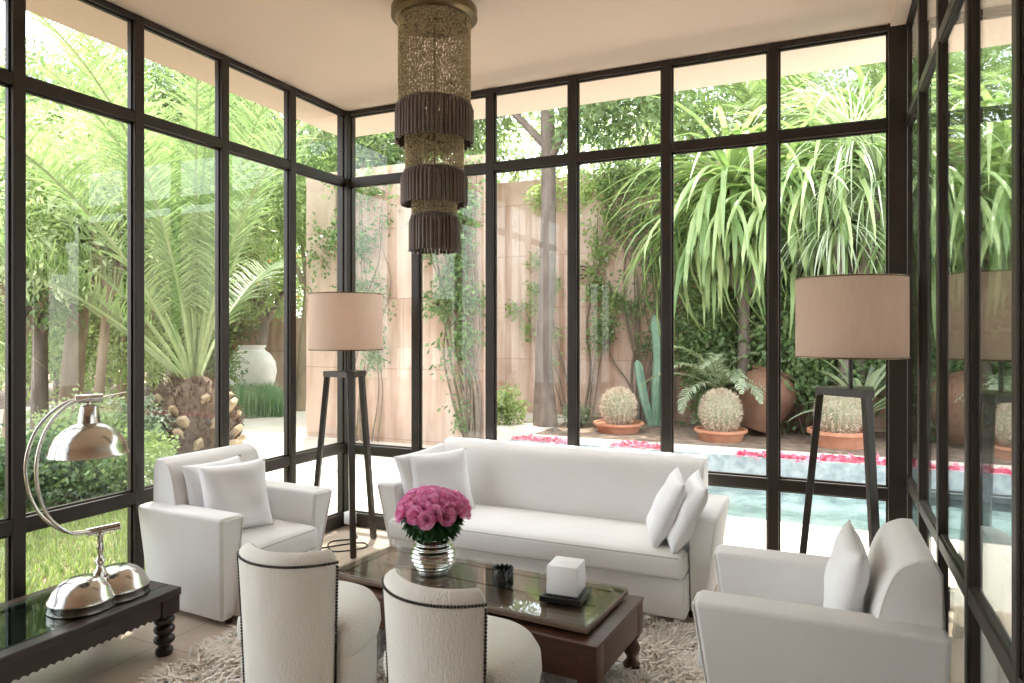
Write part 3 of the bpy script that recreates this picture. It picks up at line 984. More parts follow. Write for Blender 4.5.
# ------------------------------------------------------------------ tripod floor lamps
def floor_lamp(label, loc, rz, dz=0.0, rs=0.268):
    t = thing('floor_lamp', label, 'floor lamp', loc, rz)
    z0, z1 = 1.466 + dz, 1.876 + dz
    MB().lathe([(rs, z0), (rs, z1), (rs - 0.003, z1), (rs - 0.003, z0)], 56, closed=True).build('lamp_shade', 'shade', t, True)
    b = MB()
    for z in (z0, z1):
        b.tube([(rs * math.cos(a), rs * math.sin(a), z) for a in np.linspace(0, 2 * PI, 49)], 0.0045, 6, False)
    for k_ in range(3):
        a = k_ * 2 * PI / 3
        b.tube([(0.012 * math.cos(a), 0.012 * math.sin(a), z1 - 0.03), (rs * math.cos(a), rs * math.sin(a), z1 - 0.005)], 0.003, 6)
    b.tube([(0.0, 0, z1 - 0.2), (0, 0, z1 - 0.028)], 0.004, 6)
    b.build('shade_ring', 'brass', t)
    MB().tube([(0, 0, 1.30), (0, 0, z1 - 0.2)], 0.011, 12).tube([(0, 0, z0 + 0.06), (0, 0, z0 + 0.15)], 0.02, 12).build('pole', 'lampwood', t)
    MB().ball((0, 0, z0 + 0.20), 0.036, 14, 10, (1, 1, 1.25)).build('bulb', 'paper', t)
    # triangular head plate
    n = 3
    vs_ = []
    for z in (1.265, 1.305):
        for k_ in range(3):
            a = k_ * 2 * PI / 3
            for d in (-0.16, 0.16):
                vs_.append((0.17 * math.cos(a + d), 0.17 * math.sin(a + d), z))
    fs = [(0, 1, 2, 3, 4, 5)[::-1], (6, 7, 8, 9, 10, 11)] + [(i, (i + 1) % 6, 6 + (i + 1) % 6, 6 + i) for i in range(6)]
    MB().add(vs_, fs).build('head_plate', 'lampwood', t, False)
    for k_ in range(3):
        a = k_ * 2 * PI / 3
        p0 = Vector((0.145 * math.cos(a), 0.145 * math.sin(a), 1.285))
        p1 = Vector((0.27 * math.cos(a), 0.27 * math.sin(a), 0.0))
        d = (p1 - p0)
        L = d.length
        m4 = Matrix.Translation(p0 + d / 2) @ d.to_track_quat('Z', 'Y').to_matrix().to_4x4() @ Matrix.Rotation(0, 4, 'Z')
        MB().box((0, 0, 0), (0.042, 0.036, L), 0.004, 2, None, m4).build('leg', 'lampwood', t, False)
    return t
floor_lamp('tripod floor lamp with taupe drum shade in the far window corner', (-3.235, 4.175, 0.004), R(-42))
floor_lamp('tripod floor lamp with taupe drum shade behind the sideways armchair', (0.125, 4.03, 0.004), R(178))
cb = MB().tube(bez([(-3.52, 4.58, 0.05), (-3.42, 4.50, 0.008), (-3.30, 4.38, 0.006), (-3.42, 4.22, 0.006), (-3.25, 4.05, 0.006), (-3.10, 4.22, 0.006), (-3.2, 4.3, 0.006), (-3.38, 4.08, 0.006), (-3.45, 3.9, 0.006)], 10), 0.005, 6)
tag(cb.build('lamp_cord', 'cord', None), 'black cord looped on the floor under the corner lamp', 'cord')
o = MB().box((0, 0, 0), (0.085, 0.06, 0.10), 0.008, 3).box((0, -0.031, 0.01), (0.05, 0.006, 0.05), 0.003).build('power_socket', 'white_plastic', None, True, (-3.525, 4.60, 0.085))
tag(o, 'white power socket box at the foot of the corner post', 'socket')

# ------------------------------------------------------------------ chandelier
CX_, CY_ = -1.955, 3.294
ch = thing('chandelier', 'three-tiered beaded chandelier with brown silk fringes', 'chandelier', (CX_, CY_, ZC), 0)
zc = -0.125
b = MB().lathe([(0.001, zc), (0.205, zc), (0.222, zc + 0.004), (0.236, zc + 0.018), (0.236, zc + 0.065), (0.228, zc + 0.075), (0.215, zc + 0.08), (0.12, zc + 0.124), (0.001, zc + 0.1245)], 56)
b.lathe([(0.03, zc + 0.001), (0.03, zc - 0.012), (0.012, zc - 0.02), (0.001, zc - 0.022)], 20)
b.build('canopy', 'brass', ch)
def bead_tube(name, r, z0, z1, rows, cols, seed):
    """curtain of strung beads; octahedra on vertical threads"""
    rs_ = np.random.RandomState(seed)
    oct_ = np.array([(1, 0, 0), (0, 1, 0), (-1, 0, 0), (0, -1, 0), (0, 0, 1.25), (0, 0, -1.25)], dtype=np.float64)
    of = np.array([(0, 1, 4), (1, 2, 4), (2, 3, 4), (3, 0, 4), (1, 0, 5), (2, 1, 5), (3, 2, 5), (0, 3, 5)])
    A, Z = np.meshgrid(np.arange(cols) * 2 * PI / cols, np.linspace(z0, z1, rows), indexing='ij')
    A = A + rs_.randn(*A.shape) * 0.010
    Z = Z + rs_.randn(*Z.shape) * 0.002 + (np.arange(cols) % 2)[:, None] * (z1 - z0) / rows / 2
    keep = rs_.rand(*A.shape) < 0.60
    c = np.stack([r * np.cos(A), r * np.sin(A), Z], -1)[keep]
    s = 0.0050 * (0.8 + 0.5 * rs_.rand(len(c)))
    v = (c[:, None, :] + oct_[None] * s[:, None, None]).reshape(-1, 3)
    f = (np.arange(len(c))[:, None, None] * 6 + of[None]).reshape(-1, 3)
    o = npmesh(name, v, f, 'bead', ch)
    th = MB()
    for k_ in range(0, cols, 2):
        a = k_ * 2 * PI / cols
        th.tube([(r * math.cos(a), r * math.sin(a), z0), (r * math.cos(a), r * math.sin(a), z1)], 0.0012, 3, False)
    th.build('thread', 'brass', o, False)
    return o
def fringe(name, r0, r1, z0, z1, n, seed):
    rr = random.Random(seed)
    b = MB()
    for k_ in range(n):
        a = 2 * PI * k_ / n
        w_ = PI * r1 / n * 0.84
        dzb = rr.uniform(-0.010, 0.006)
        jig = rr.uniform(-0.003, 0.003)
        ca, sa = math.cos(a), math.sin(a)
        pts = [((r0) * ca, (r0) * sa, z1), ((r1 + jig) * ca, (r1 + jig) * sa, z1 - 0.03), ((r1 + jig) * ca, (r1 + jig) * sa, z0 + dzb)]
        b.tube(pts, [w_ * 0.8, w_, w_ * 1.02], 6)
    fr = b.build(name, 'fringe', ch)
    MB().tube([(r0 * math.cos(a), r0 * math.sin(a), z1 + 0.004) for a in np.linspace(0, 2 * PI, 49)], 0.009, 6, False).build('band', 'fringe', fr)
    return fr
DCH = 3.83
def zz(v): return 1.6 - (v - 332) / 692 * DCH - ZC
bead_tube('bead_curtain', 0.196, zz(128), zc, 96, 132, 1)
bead_tube('bead_curtain', 0.158, zz(190), zz(122), 60, 108, 2)
bead_tube('bead_curtain', 0.120, zz(232), zz(188), 46, 84, 3)
fringe('fringe', 0.198, 0.208, zz(144), zz(108), 58, 1)
fringe('fringe', 0.160, 0.174, zz(206), zz(174), 48, 2)
fringe('fringe', 0.122, 0.132, zz(252), zz(218), 38, 3)
b = MB()
for r, v in ((0.19, 110), (0.152, 175), (0.115, 219)):
    b.tube([(r * math.cos(a), r * math.sin(a), zz(v)) for a in np.linspace(0, 2 * PI, 41)], 0.004, 6, False)
    for k_ in range(4):
        a = k_ * PI / 2
        b.tube([(r * math.cos(a), r * math.sin(a), zz(v)), (0.0, 0.0, zz(v))], 0.003, 5, False)
b.tube([(0, 0, zc), (0, 0, zz(214))], 0.006, 8)
b.build('inner_frame', 'brass', ch)

# ------------------------------------------------------------------ shaggy rug
rg = thing('rug', 'shaggy cream wool rug under the coffee table and tub chairs', 'rug', (-1.30, 2.33, 0), 0)
rr = random.Random(11)
def rug_r(x, y):      # 1 inside, soft ragged outline
    return (abs(x) / 1.50) ** 8 + (abs(y) / 1.45) ** 8
pts = []
for k_ in range(80):
    a = 2 * PI * k_ / 80
    c_, s_ = math.cos(a), math.sin(a)
    q = (abs(c_ / 1.50) ** 8 + abs(s_ / 1.45) ** 8) ** (-1 / 8) * (1 + 0.015 * math.sin(5 * a) + 0.01 * math.sin(11 * a))
    pts.append((q * c_, q * s_))
vs_ = [(x, y, 0.001) for x, y in pts] + [(x, y, 0.012) for x, y in pts]
n = len(pts)
MB().add(vs_, [tuple(range(n))[::-1], tuple(range(n, 2 * n))] + [(i, (i + 1) % n, n + (i + 1) % n, n + i) for i in range(n)]).build('backing', 'rug_base', rg, False)
rs_ = np.random.RandomState(3)
NP = 52000
x = rs_.uniform(-1.53, 1.53, NP)
y = rs_.uniform(-1.48, 1.48, NP)
a = np.arctan2(y, x)
lim = (np.abs(np.cos(a) / 1.50) ** 8 + np.abs(np.sin(a) / 1.45) ** 8) ** (-1 / 8) * (1 + 0.015 * np.sin(5 * a) + 0.01 * np.sin(11 * a))
kp = np.hypot(x, y) < lim + 0.005
x, y = x[kp], y[kp]
n = len(x)
clump = np.sin(x * 9 + 2 * np.sin(y * 7)) + np.sin(y * 11 + 2 * np.sin(x * 6))
ang = clump * 1.6 + rs_.randn(n) * 0.8
lean = 0.050 * (0.6 + rs_.rand(n))
hgt = 0.018 + 0.030 * rs_.rand(n)
dx, dy = np.cos(ang), np.sin(ang)
wx, wy = -dy * 0.0050, dx * 0.0050
V = np.empty((n, 6, 3))
for i, (f_, g_, wd) in enumerate(((0, 0.25, 1), (0.5, 0.85, 1), (1.0, 1.0, 0.35))):
    for s_ in (0, 1):
        sg = 1 if s_ else -1
        V[:, 2 * i + s_, 0] = x + dx * lean * f_ + sg * wx * wd
        V[:, 2 * i + s_, 1] = y + dy * lean * f_ + sg * wy * wd
        V[:, 2 * i + s_, 2] = hgt * g_ + 0.004
Fq = (np.arange(n)[:, None, None] * 6 + np.array([[0, 1, 3, 2], [2, 3, 5, 4]])[None]).reshape(-1, 4)
pl = npmesh('pile', V.reshape(-1, 3), Fq, 'pile', rg)
pl['kind'] = 'stuff'
#GARDEN
# ------------------------------------------------------------------ the garden: ground, pool, walls
def slab(name, x0, x1, y0, y1, z, mat, label, cat, th=0.4):
    o = MB().box(((x0 + x1) / 2, (y0 + y1) / 2, z - th / 2), (x1 - x0, y1 - y0, th), 0).build(name, mat, None, False)
    return struct(o, label, cat)
PX0, PX1, PY0, PY1 = -4.3, 9.0, 6.45, 9.45
slab('patio', PX0, PX1, YB + 0.06, PY0, GZ, 'patio', 'pale sunlit paving between the rear windows and the pool', 'paving')
slab('path', -16, PX0, 4.6, 13.2, GZ, 'patio', 'pale sunlit path leading past the palm to the white urn', 'path')
slab('pool_coping', PX0, PX1, PY1, PY1 + 0.75, GZ + 0.02, 'coping', 'pale stone coping along the far side of the pool', 'coping')
slab('garden_bed', PX0, 14, PY1 + 0.75, 22, GZ - 0.01, 'soil', 'dark soil bed between the pool and the garden wall', 'soil')
slab('garden_ground', -32, PX0, 13.2, 30, GZ - 0.02, 'soil', 'garden ground beyond the path', 'ground')
slab('garden_ground', -32, -16, -12, 13.2, GZ - 0.02, 'soil', 'garden ground left of the lawn', 'ground')
slab('garden_ground', XR + 0.1, 14, 0.8, YB + 0.06, GZ - 0.005, 'patio', 'paving outside the folding glass wall', 'ground')
slab('lawn', -16, XL - 0.06, -12, 4.6, GZ - 0.03, 'soil', 'earth under the lawn by the left windows', 'lawn')
slab('pool_floor', PX0, PX1, PY0, PY1, -1.1, 'mosaic', 'blue mosaic pool bottom', 'pool', 0.1)
pw = MB()
pw.box(((PX0 + PX1) / 2, PY1 - 0.02, -0.55), (PX1 - PX0, 0.04, 1.08)).box(((PX0 + PX1) / 2, PY0 + 0.02, -0.56), (PX1 - PX0, 0.04, 1.0)).box((PX0 + 0.02, (PY0 + PY1) / 2, -0.56), (0.04, PY1 - PY0 - 0.09, 1.0))
o = pw.build('pool_wall', 'mosaic_wall', None, False)
struct(o, 'blue mosaic side walls of the pool', 'pool')
wt = MB().box(((PX0 + PX1) / 2, (PY0 + PY1) / 2, -0.36), (PX1 - PX0 - 0.08, PY1 - PY0 - 0.08, 0.04)).build('water', 'water', None, False)
struct(wt, 'turquoise water of the garden pool', 'water')
WY = 13.0
o = MB().box((2.0, WY + 0.2, 2.3), (20.0, 0.4, 4.8), 0.01).build('garden_wall', 'garden_wall', None, False)
struct(o, 'tall pink plaster garden wall behind the pool', 'wall')
o = MB().box((-5.94, 8.9, 2.0), (3.18, 0.4, 4.2), 0.01).build('garden_wall', 'garden_wall', None, False)
struct(o, 'nearer pink plaster wall section behind the corner lamp', 'wall')
o = MB().box((-14.0, 15.2, 0.9), (9.0, 0.35, 2.2), 0.01).build('garden_wall', 'garden_wall', None, False)
struct(o, 'low pink wall behind the white urn', 'wall')

# ------------------------------------------------------------------ plant generators
def unit(a):
    return a / np.maximum(np.linalg.norm(a, axis=-1, keepdims=True), 1e-9)

def leaf_quads(pos, d, L, W, rs_, fold=0.0):
    n = len(pos)
    r = unit(rs_.randn(n, 3))
    s = unit(np.cross(d, r))
    nn = np.cross(s, d)
    L = L[:, None]; W = W[:, None]
    v = np.stack([pos, pos + d * L * 0.42 + s * W * 0.5, pos + d * L - nn * L * 0.12, pos + d * L * 0.42 - s * W * 0.5], 1)
    f = np.arange(n * 4).reshape(n, 4)
    return v.reshape(-1, 3), f

def crown(blobs, n, L, W, seed, shell=0.45, droop=0.35):
    """leaves gathered in twig clusters inside ellipsoid blobs"""
    rs_ = np.random.RandomState(seed)
    B_ = np.array([list(c) + list(r) for c, r in blobs], dtype=float)
    vol = (B_[:, 3] * B_[:, 4] * B_[:, 5]) ** 0.7
    nc = max(8, n // 14)
    bi = rs_.choice(len(B_), nc, p=vol / vol.sum())
    u = unit(rs_.randn(nc, 3)) * (rs_.rand(nc, 1) ** shell)
    cc = B_[bi, :3] + u * B_[bi, 3:]
    ci = rs_.randint(0, nc, n)
    out = unit(u[ci] * np.array([1, 1, 0.6]) + rs_.randn(n, 3) * 0.6 + np.array([0, 0, -droop]))
    pos = cc[ci] + rs_.randn(n, 3) * (L * 0.85)
    return leaf_quads(pos, out, L * (0.6 + 0.7 * rs_.rand(n)), W * (0.7 + 0.6 * rs_.rand(n)), rs_)

def tree(label, cat, loc, trunk, blobs, n, L, W, mat, seed, bark='bark_tan', name='tree', group=None, shell=0.5, droop=0.35, tr=0.12):
    """trunk: list of (points, r0, r1) tubes in local coordinates"""
    t = thing(name, label, cat, loc, 0, group)
    b = MB()
    for pts, r0, r1 in trunk:
        P = bez(pts, 6)
        b.tube(P, [r0 + (r1 - r0) * i / (len(P) - 1) for i in range(len(P))], 9)
    b.build('trunk', bark, t)
    v, f = crown(blobs, n, L, W, seed, shell, droop)
    npmesh('crown', v, f, mat, t)
    return t

def curve_dir(az, e0, length, droop, n, power=1.4, twist=0.0):
    pts = [np.zeros(3)]
    dirs = []
    for i in range(n):
        s = (i + 0.5) / n
        e = e0 - droop * s ** power
        a = az + twist * s
        d = np.array([math.cos(e) * math.cos(a), math.cos(e) * math.sin(a), math.sin(e)])
        dirs.append(d)
        pts.append(pts[-1] + d * length / n)
    return np.array(pts), np.array(dirs + [dirs[-1]])

def frond_mesh(az, e0, length, droop, nl, ll, lw, seed, s0=0.22, vang=0.5, hang=0.35, base=(0, 0, 0), twist=0.0):
    """feather leaf: returns rachis points and leaflet ribbons"""
    rs_ = np.random.RandomState(seed)
    P, D = curve_dir(az, e0, length, droop, 16, 1.4, twist)
    P = P + np.array(base)
    s = np.linspace(s0, 0.99, nl)
    idx = s * 16
    i0 = np.clip(idx.astype(int), 0, 15)
    fr = (idx - i0)[:, None]
    p = P[i0] * (1 - fr) + P[i0 + 1] * fr
    d = unit(D[i0])
    side = unit(np.cross(d, np.array([0, 0, 1.0])))
    up = np.cross(side, d)
    V = []
    for sg in (-1, 1):
        prof = np.sin(np.pi * np.clip((s - s0) / (1 - s0) * 0.82 + 0.16, 0, 1)) ** 0.7
        ln = (ll * prof * (0.85 + 0.3 * rs_.rand(nl)))[:, None]
        dr = unit(side * sg * 0.85 + d * 0.62 + up * vang * (0.6 + 0.6 * rs_.rand(nl, 1)) + rs_.randn(nl, 3) * 0.08)
        m_ = p + dr * ln * 0.55
        e = m_ + unit(dr + np.array([0, 0, -hang])) * ln * 0.45
        wv = unit(np.cross(dr, up + 0.3 * side)) * lw
        V.append(np.stack([p - wv * 0.5, p + wv * 0.5, m_ + wv * 0.5, m_ - wv * 0.5, e], 1))
    V = np.concatenate(V, 0)
    n = len(V)
    base_i = np.arange(n)[:, None] * 5
    F = np.concatenate([base_i + np.array([[0, 1, 2]]), base_i + np.array([[0, 2, 3]]), base_i + np.array([[3, 2, 4]])], 0)
    return P, V.reshape(-1, 3), F

def palm_fronds(root, center, specs, nl, ll, lw, r_st, seed, mat='palm_leaf', smat='palm_rachis', **kw):
    for i, (az, e0, length, droop) in enumerate(specs):
        P, V, F = frond_mesh(az, e0, length, droop, nl, ll, lw, seed + i, base=center, **kw)
        o = npmesh('frond', V, F, mat, root)
        MB().tube([tuple(q) for q in P], [r_st * (1 - 0.85 * j / 16) for j in range(17)], 6).build('stalk', smat, o)

def strap_head(name, root, center, n, length, width, droop, seed, mat, e_lo=-0.3, e_hi=1.45, seg=8, az0=0, az1=2 * PI, power=0.8):
    rs_ = np.random.RandomState(seed)
    VV, FF, o = [], [], 0
    for i in range(n):
        az = rs_.uniform(az0, az1)
        e0 = rs_.uniform(e_lo, e_hi)
        L = length * rs_.uniform(0.65, 1.1)
        P, D = curve_dir(az, e0, L, droop * rs_.uniform(0.6, 1.15), seg, power, rs_.uniform(-.25, .25))
        P = P + np.array(center) + D[0] * 0.05
        side = unit(np.cross(D, np.array([0, 0, 1.0])) + 1e-4)
        up = np.cross(side, D)
        s = np.linspace(0, 1, seg + 1)[:, None]
        w = width * (1 - s ** 3) * (0.65 + 0.35 * np.minimum(1, s * 5)) * 0.5
        V = np.stack([P + side * w + up * w * 0.45, P, P - side * w + up * w * 0.45], 1).reshape(-1, 3)
        VV.append(V)
        for j in range(seg):
            a = o + j * 3
            FF += [(a, a + 1, a + 4, a + 3), (a + 1, a + 2, a + 5, a + 4)]
        o += len(V)
    return npmesh(name, np.concatenate(VV), np.array(FF), mat, root, True)

def blades(n, xs_, ys_, h, lean, wd, seed, z0, mask=None):
    rs_ = np.random.RandomState(seed)
    x = rs_.uniform(xs_[0], xs_[1], n); y = rs_.uniform(ys_[0], ys_[1], n)
    if mask is not None:
        k_ = mask(x, y); x, y = x[k_], y[k_]; n = len(x)
    a = rs_.rand(n) * 2 * PI
    hh = h * (0.5 + 0.8 * rs_.rand(n)); ll = lean * rs_.rand(n)
    dx, dy = np.cos(a), np.sin(a)
    V = np.empty((n, 5, 3))
    for i, (f_, sg, wz) in enumerate(((0, -1, 1), (0, 1, 1), (0.6, 1, .8), (0.6, -1, .8), (1, 0, 0))):
        V[:, i, 0] = x + dx * ll * f_ ** 1.6 - dy * wd * sg * wz
        V[:, i, 1] = y + dy * ll * f_ ** 1.6 + dx * wd * sg * wz
        V[:, i, 2] = z0 + hh * f_
    b_ = np.arange(n)[:, None] * 5
    F = np.concatenate([b_ + np.array([[0, 1, 2]]), b_ + np.array([[0, 2, 3]]), b_ + np.array([[3, 2, 4]])], 0)
    return V.reshape(-1, 3), F

# ------------------------------------------------------------------ left garden
v, f = blades(60000, (-8.2, XL - 0.12), (-1.0, 4.6), 0.07, 0.06, 0.005, 21, GZ - 0.03)
tag(npmesh('lawn_grass', v, f, 'grass'), 'bright green lawn outside the left windows', 'grass', kind='stuff')

# date palm with its chopped stump
pm = thing('date_palm', 'big date palm with a chopped stump seen through the left windows', 'palm', (-7.75, 6.75, GZ), 0)
core = [(0.42, 0.0), (0.50, 0.1), (0.55, 0.35), (0.52, 0.6), (0.42, 0.8), (0.28, 0.95), (0.12, 1.05), (0.001, 1.1)]
MB().lathe(core, 24).build('trunk', 'palm_core', pm)
rr = random.Random(2)
for k_ in range(30):
    a = k_ * 2.39996 + rr.uniform(-.2, .2)
    f_ = (k_ + .5) / 30
    z = 0.10 + 0.68 * f_ + rr.uniform(-.04, .04)
    r = 0.50 + 0.04 * math.sin(PI * min(1, z / .7)) - 0.12 * max(0, z - .55) / .25
    d = Vector((math.cos(a), math.sin(a), 0.4 + 0.9 * f_ + rr.uniform(-.2, .3))).normalized()
    m4 = Matrix.Translation((r * math.cos(a), r * math.sin(a), z)) @ d.to_track_quat('Z', 'Y').to_matrix().to_4x4() @ Matrix.Rotation(rr.uniform(-.4, .4), 4, 'Z')
    L, w_ = rr.uniform(0.12, 0.24), rr.uniform(0.12, 0.19)
    MB().box((0, 0, L / 2 - 0.05), (w_, w_ * .6, L), 0.012, 2, lambda p: (p.x * (1 - 0.35 * (p.z > 0)), p.y * (1 - 0.3 * (p.z > 0)), p.z + 0.2 * p.x * (p.z > 0)), m4).build('leaf_base', 'palm_stub', pm, True)
hair = MB()
for k_ in range(700):
    a, f_ = rr.random() * 6.283, rr.random()
    p = Vector(((0.55 - .38 * f_ * f_) * math.cos(a), (0.55 - .38 * f_ * f_) * math.sin(a), 0.15 + 0.85 * f_))
    d = Vector((math.cos(a) * rr.uniform(.2, 1), math.sin(a) * rr.uniform(.2, 1), rr.uniform(.3, 1))).normalized()
    w_ = d.orthogonal().normalized() * rr.uniform(.01, .03)
    hair.add([p - w_, p + w_, p + d * rr.uniform(.10, .24)], [(0, 1, 2)])
hair.build('fibre', 'palm_core', pm, False)
specs = []
for k_ in range(17):
    az = k_ * 2.39996 + rr.uniform(-.15, .15)
    e0 = R(rr.uniform(62, 86)) if k_ % 3 else R(rr.uniform(38, 58))
    dr_ = R(rr.uniform(50, 85))
    if math.cos(az - R(24)) > 0.2:            # the side towards the rear wall stays upright
        e0, dr_ = R(rr.uniform(76, 88)), R(rr.uniform(25, 45))
    specs.append((az, e0, rr.uniform(4.2, 5.6), dr_))
# the fronds the photograph shows reaching to the glass
specs += [(R(-20), R(66), 5.2, R(60)), (R(-75), R(58), 5.6, R(62)), (R(-60), R(72), 5.4, R(70)), (R(-100), R(50), 5.4, R(70)), (R(200), R(70), 5, R(70)), (R(-40), R(80), 5.4, R(45))]
palm_fronds(pm, (0, 0, 0.85), specs, 96, 0.56, 0.019, 0.030, 100)

# white urn, grass tuft, low plants
prof = [(0.001, 0), (0.30, 0), (0.34, 0.05), (0.50, 0.45), (0.55, 0.72), (0.52, 0.95), (0.40, 1.14), (0.29, 1.22), (0.27, 1.26), (0.30, 1.30), (0.31, 1.34), (0.27, 1.34), (0.24, 1.24), (0.36, 1.1), (0.001, 0.9)]
o = MB().lathe(prof, 40).build('urn', 'urn', None, True, (-12.2, 12.25, GZ))
tag(o, 'large whitewashed urn standing at the end of the sunlit path', 'urn')
g = thing('grass_clump', 'blue-green ornamental grass growing in front of the white urn', 'grass', (-11.1, 11.25, GZ), R(-42))
v, f = blades(6500, (-1.7, 1.7), (-0.45, 0.45), 0.44, 0.28, 0.008, 31, 0)
npmesh('blade_mass', v, f, 'grass_grey', g)['kind'] = 'stuff'

# clipped bushes by the lawn
def bush(label, loc, r, n, L, W, mat, seed, name='bush', group=None, stems=4):
    t = thing(name, label, 'bush', loc, 0, group)
    b = MB()
    rr = random.Random(seed)
    for k_ in range(stems):
        a = k_ * 2 * PI / stems + rr.random()
        b.tube(bez([(0, 0, 0), (r[0] * .25 * math.cos(a), r[1] * .25 * math.sin(a), r[2] * .5), (r[0] * .5 * math.cos(a), r[1] * .5 * math.sin(a), r[2] * 1.2)], 4), [0.02 * (1 - .08 * q) for q in range(9)], 5)
    b.build('stem', 'vine_bark', t)
    bl = [((0, 0, r[2]), r)]
    for k_ in range(5):
        a = rr.random() * 6.28
        bl.append(((r[0] * .55 * math.cos(a), r[1] * .55 * math.sin(a), r[2] * rr.uniform(.7, 1.35)), (r[0] * .6, r[1] * .6, r[2] * .6)))
    v, f = crown(bl, n, L, W, seed, 0.4)
    npmesh('foliage', v, f, mat, t)
    return t
for i, (x, y, rx, ry, rz, mt, lb) in enumerate((
        (-7.14, 4.13, .5, .5, .32, 'leaf_mid', 'clipped green bush at the lawn edge, leftmost through the glass'),
        (-6.82, 4.27, .5, .5, .36, 'leaf_dark', 'dark clipped bush behind the silver lamp rods'),
        (-6.60, 4.48, .5, .5, .36, 'leaf_mid', 'clipped green bush behind the silver lamp shade'),
        (-6.46, 4.76, .5, .5, .34, 'leaf_bright', 'clipped light green bush nearest the palm stump'),
        (-8.26, 5.49, .6, .6, .45, 'leaf_pale', 'pale bush standing beyond the lawn hedge'),
        (-8.14, 5.98, .6, .6, .42, 'leaf_grey', 'grey-green bush left of the palm stump'))):
    bush(lb, (x, y, GZ), (rx, ry, rz), 5200, 0.055, 0.034, mt, 40 + i)

# leafy trees on the left
def std_trunk(h, r, lean=(0, 0), forks=3, seed=0, spread=1.0):
    rr = random.Random(seed)
    out = [([(0, 0, 0), (lean[0] * .4, lean[1] * .4, h * .5), (lean[0], lean[1], h)], r, r * .75)]
    for k_ in range(forks):
        a = k_ * 2 * PI / forks + rr.random()
        out.append(([(lean[0], lean[1], h * .92), (lean[0] + spread * .5 * math.cos(a), lean[1] + spread * .5 * math.sin(a), h + spread * .8), (lean[0] + spread * math.cos(a), lean[1] + spread * math.sin(a), h + spread * 1.9)], r * .6, r * .2))
    return out
def blobs_for(h, r, n, seed, flat=0.8):
    rr = random.Random(seed)
    out = [((0, 0, h), (r, r, r * flat))]
    for k_ in range(n):
        a = rr.random() * 6.28
        q = rr.uniform(.5, .95) * r
        out.append(((q * math.cos(a), q * math.sin(a), h + rr.uniform(-.8, .9) * r * flat), (r * .5, r * .5, r * .42)))
    return out
